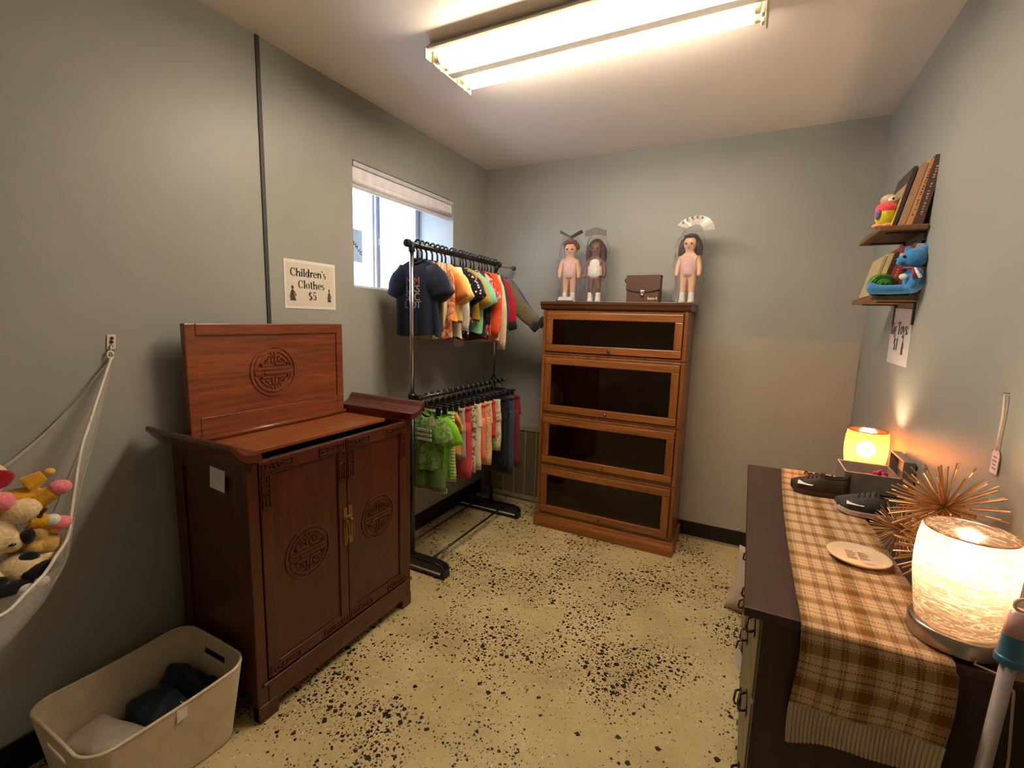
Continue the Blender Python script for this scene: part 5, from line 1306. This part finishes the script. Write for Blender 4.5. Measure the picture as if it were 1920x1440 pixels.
for v_ in (-.012, .001, .013):
    M().ell((.006, -2.343+v_*.15, 1.262+v_), (.004, .005, .005), 8, 6).obj('hook_knob', plain('clip_knob', (70, 66, 60), .3, .6), hm, smooth=True)
M().tube([(.010, -2.352+.008*cos(a), 1.222+.012*sin(a)) for a in [2*pi*k/16 for k in range(17)]], .003, 6, caps=False).obj('tie_loop', m_cordw, hm, smooth=True)
M().tube([(.009, -2.350, 1.236), (.008, -2.346, 1.252)], .003, 6).obj('tie_cord', m_cordw, hm, smooth=True)
y_ = fur('gold', (206, 150, 30)); yb = fur('tan_yellow', (196, 160, 86)); cr = fur('cream', (222, 196, 150)); bk_ = fur('black', (22, 20, 20)); gy = fur('mauve_grey', (110, 100, 104))
GH = 'soft toys in the net hammock'
plush('plush_toy', (.10, -2.685, .925), 'cream plush with an open red mouth, topmost in the net hammock', [((0,0,0), (.050,.055,.048)), ((.02,-.02,-.05), (.045,.05,.045))], cr, [('mouth', fur('red', (150, 14, 34)), [((.045, .014, .004), (.014, .040, .026))])], GH)
plush('plush_toy', (.135, -2.612, .895), 'golden plush with outstretched pink paws near the rim', [((-.01,-.02,-.05), (.05,.055,.045)), ([(0,0,0),(.01,.035,.022)], [.026,.015]), ([(.02,.01,-.045),(.035,.045,-.022)], [.024,.020]), ([(.03,-.01,-.09),(.045,.035,-.105)], [.024,.020])], y_,
      [('paw', m_pink, [((.038, .055, -.014), (.022, .026, .020)), ((.050, .046, -.110), (.020, .024, .019))]), ('muzzle', m_pink, [((.035, -.060, -.018), (.026, .030, .026))]), ('belly', cr, [((.035, -.022, -.055), (.028, .040, .032))]), ('ear_tip', fur('straw', (226, 178, 70)), [((.014, .045, .028), (.011, .012, .010))])], GH)
plush('plush_toy', (.15, -2.690, .785), 'cream lamb plush with curly head at the left of the hammock', [((0,0,0), (.05,.05,.05)), ((.01,.022,.030), (.026,.024,.024)), ((.012,-.022,.036), (.026,.026,.024)), ((.018,.03,-.02), (.03,.026,.026))], cr,
      [('nose', m_eye, [((.052, .022, -.016), (.004, .008, .004))]), ('ear', gy, [((.02, .050, .040), (.014, .026, .016))])], GH)
plush('plush_toy', (.165, -2.612, .770), 'small yellow bee plush with black dots and a white pom', [((0,0,0), (.030,.026,.028)), ((.006,.018,-.040), (.032,.030,.030)), ((.014,-.012,-.034), (.022,.02,.02))], yb,
      [('spot', bk_, [((.022, -.022, .004), (.015, .016, .020)), ((.026, -.026, -.052), (.016, .022, .018))]), ('pom', m_wht, [((.020, .030, .028), .017)]), ('antenna', fur('dark_brown', (70, 48, 36)), [([(.010, .004, .020), (.018, .006, .055)], .007), ([(.018, .006, .055), (.020, .020, .066)], .006)])], GH)
plush('plush_toy', (.175, -2.648, .690), 'black and cream cow plush low in the hammock', [((0,0,0), (.045,.05,.04)), ((.010,.045,.012), (.022,.022,.020))], cr,
      [('patch', bk_, [((.030, .022, -.006), (.026, .042, .020)), ((.034, -.030, -.030), (.022, .050, .018))]), ('hoof', m_wht, [((.046, .018, -.034), (.016, .018, .014)), ((.050, -.012, -.038), (.016, .018, .014))]), ('eye', m_eye, [((.058, .030, .002), .005)])], GH)
plush('plush_toy', (.175, -2.728, .672), 'spotted cream plush at the left edge, bottom of the hammock', [((0,0,0), (.05,.055,.05))], cr, [('spot', bk_, [((.040, .024, .016), (.016, .022, .014))])], GH)
plush('plush_toy', (.085, -2.60, .70), 'round ochre plush wedged behind the bee plush', [((0,0,0), (.045,.05,.05)), ((.02,.03,.04), (.025,.025,.025))], fur('ochre', (176, 124, 34)), [('eye', m_eye, [((.042, .03, .01), .005)])], GH)
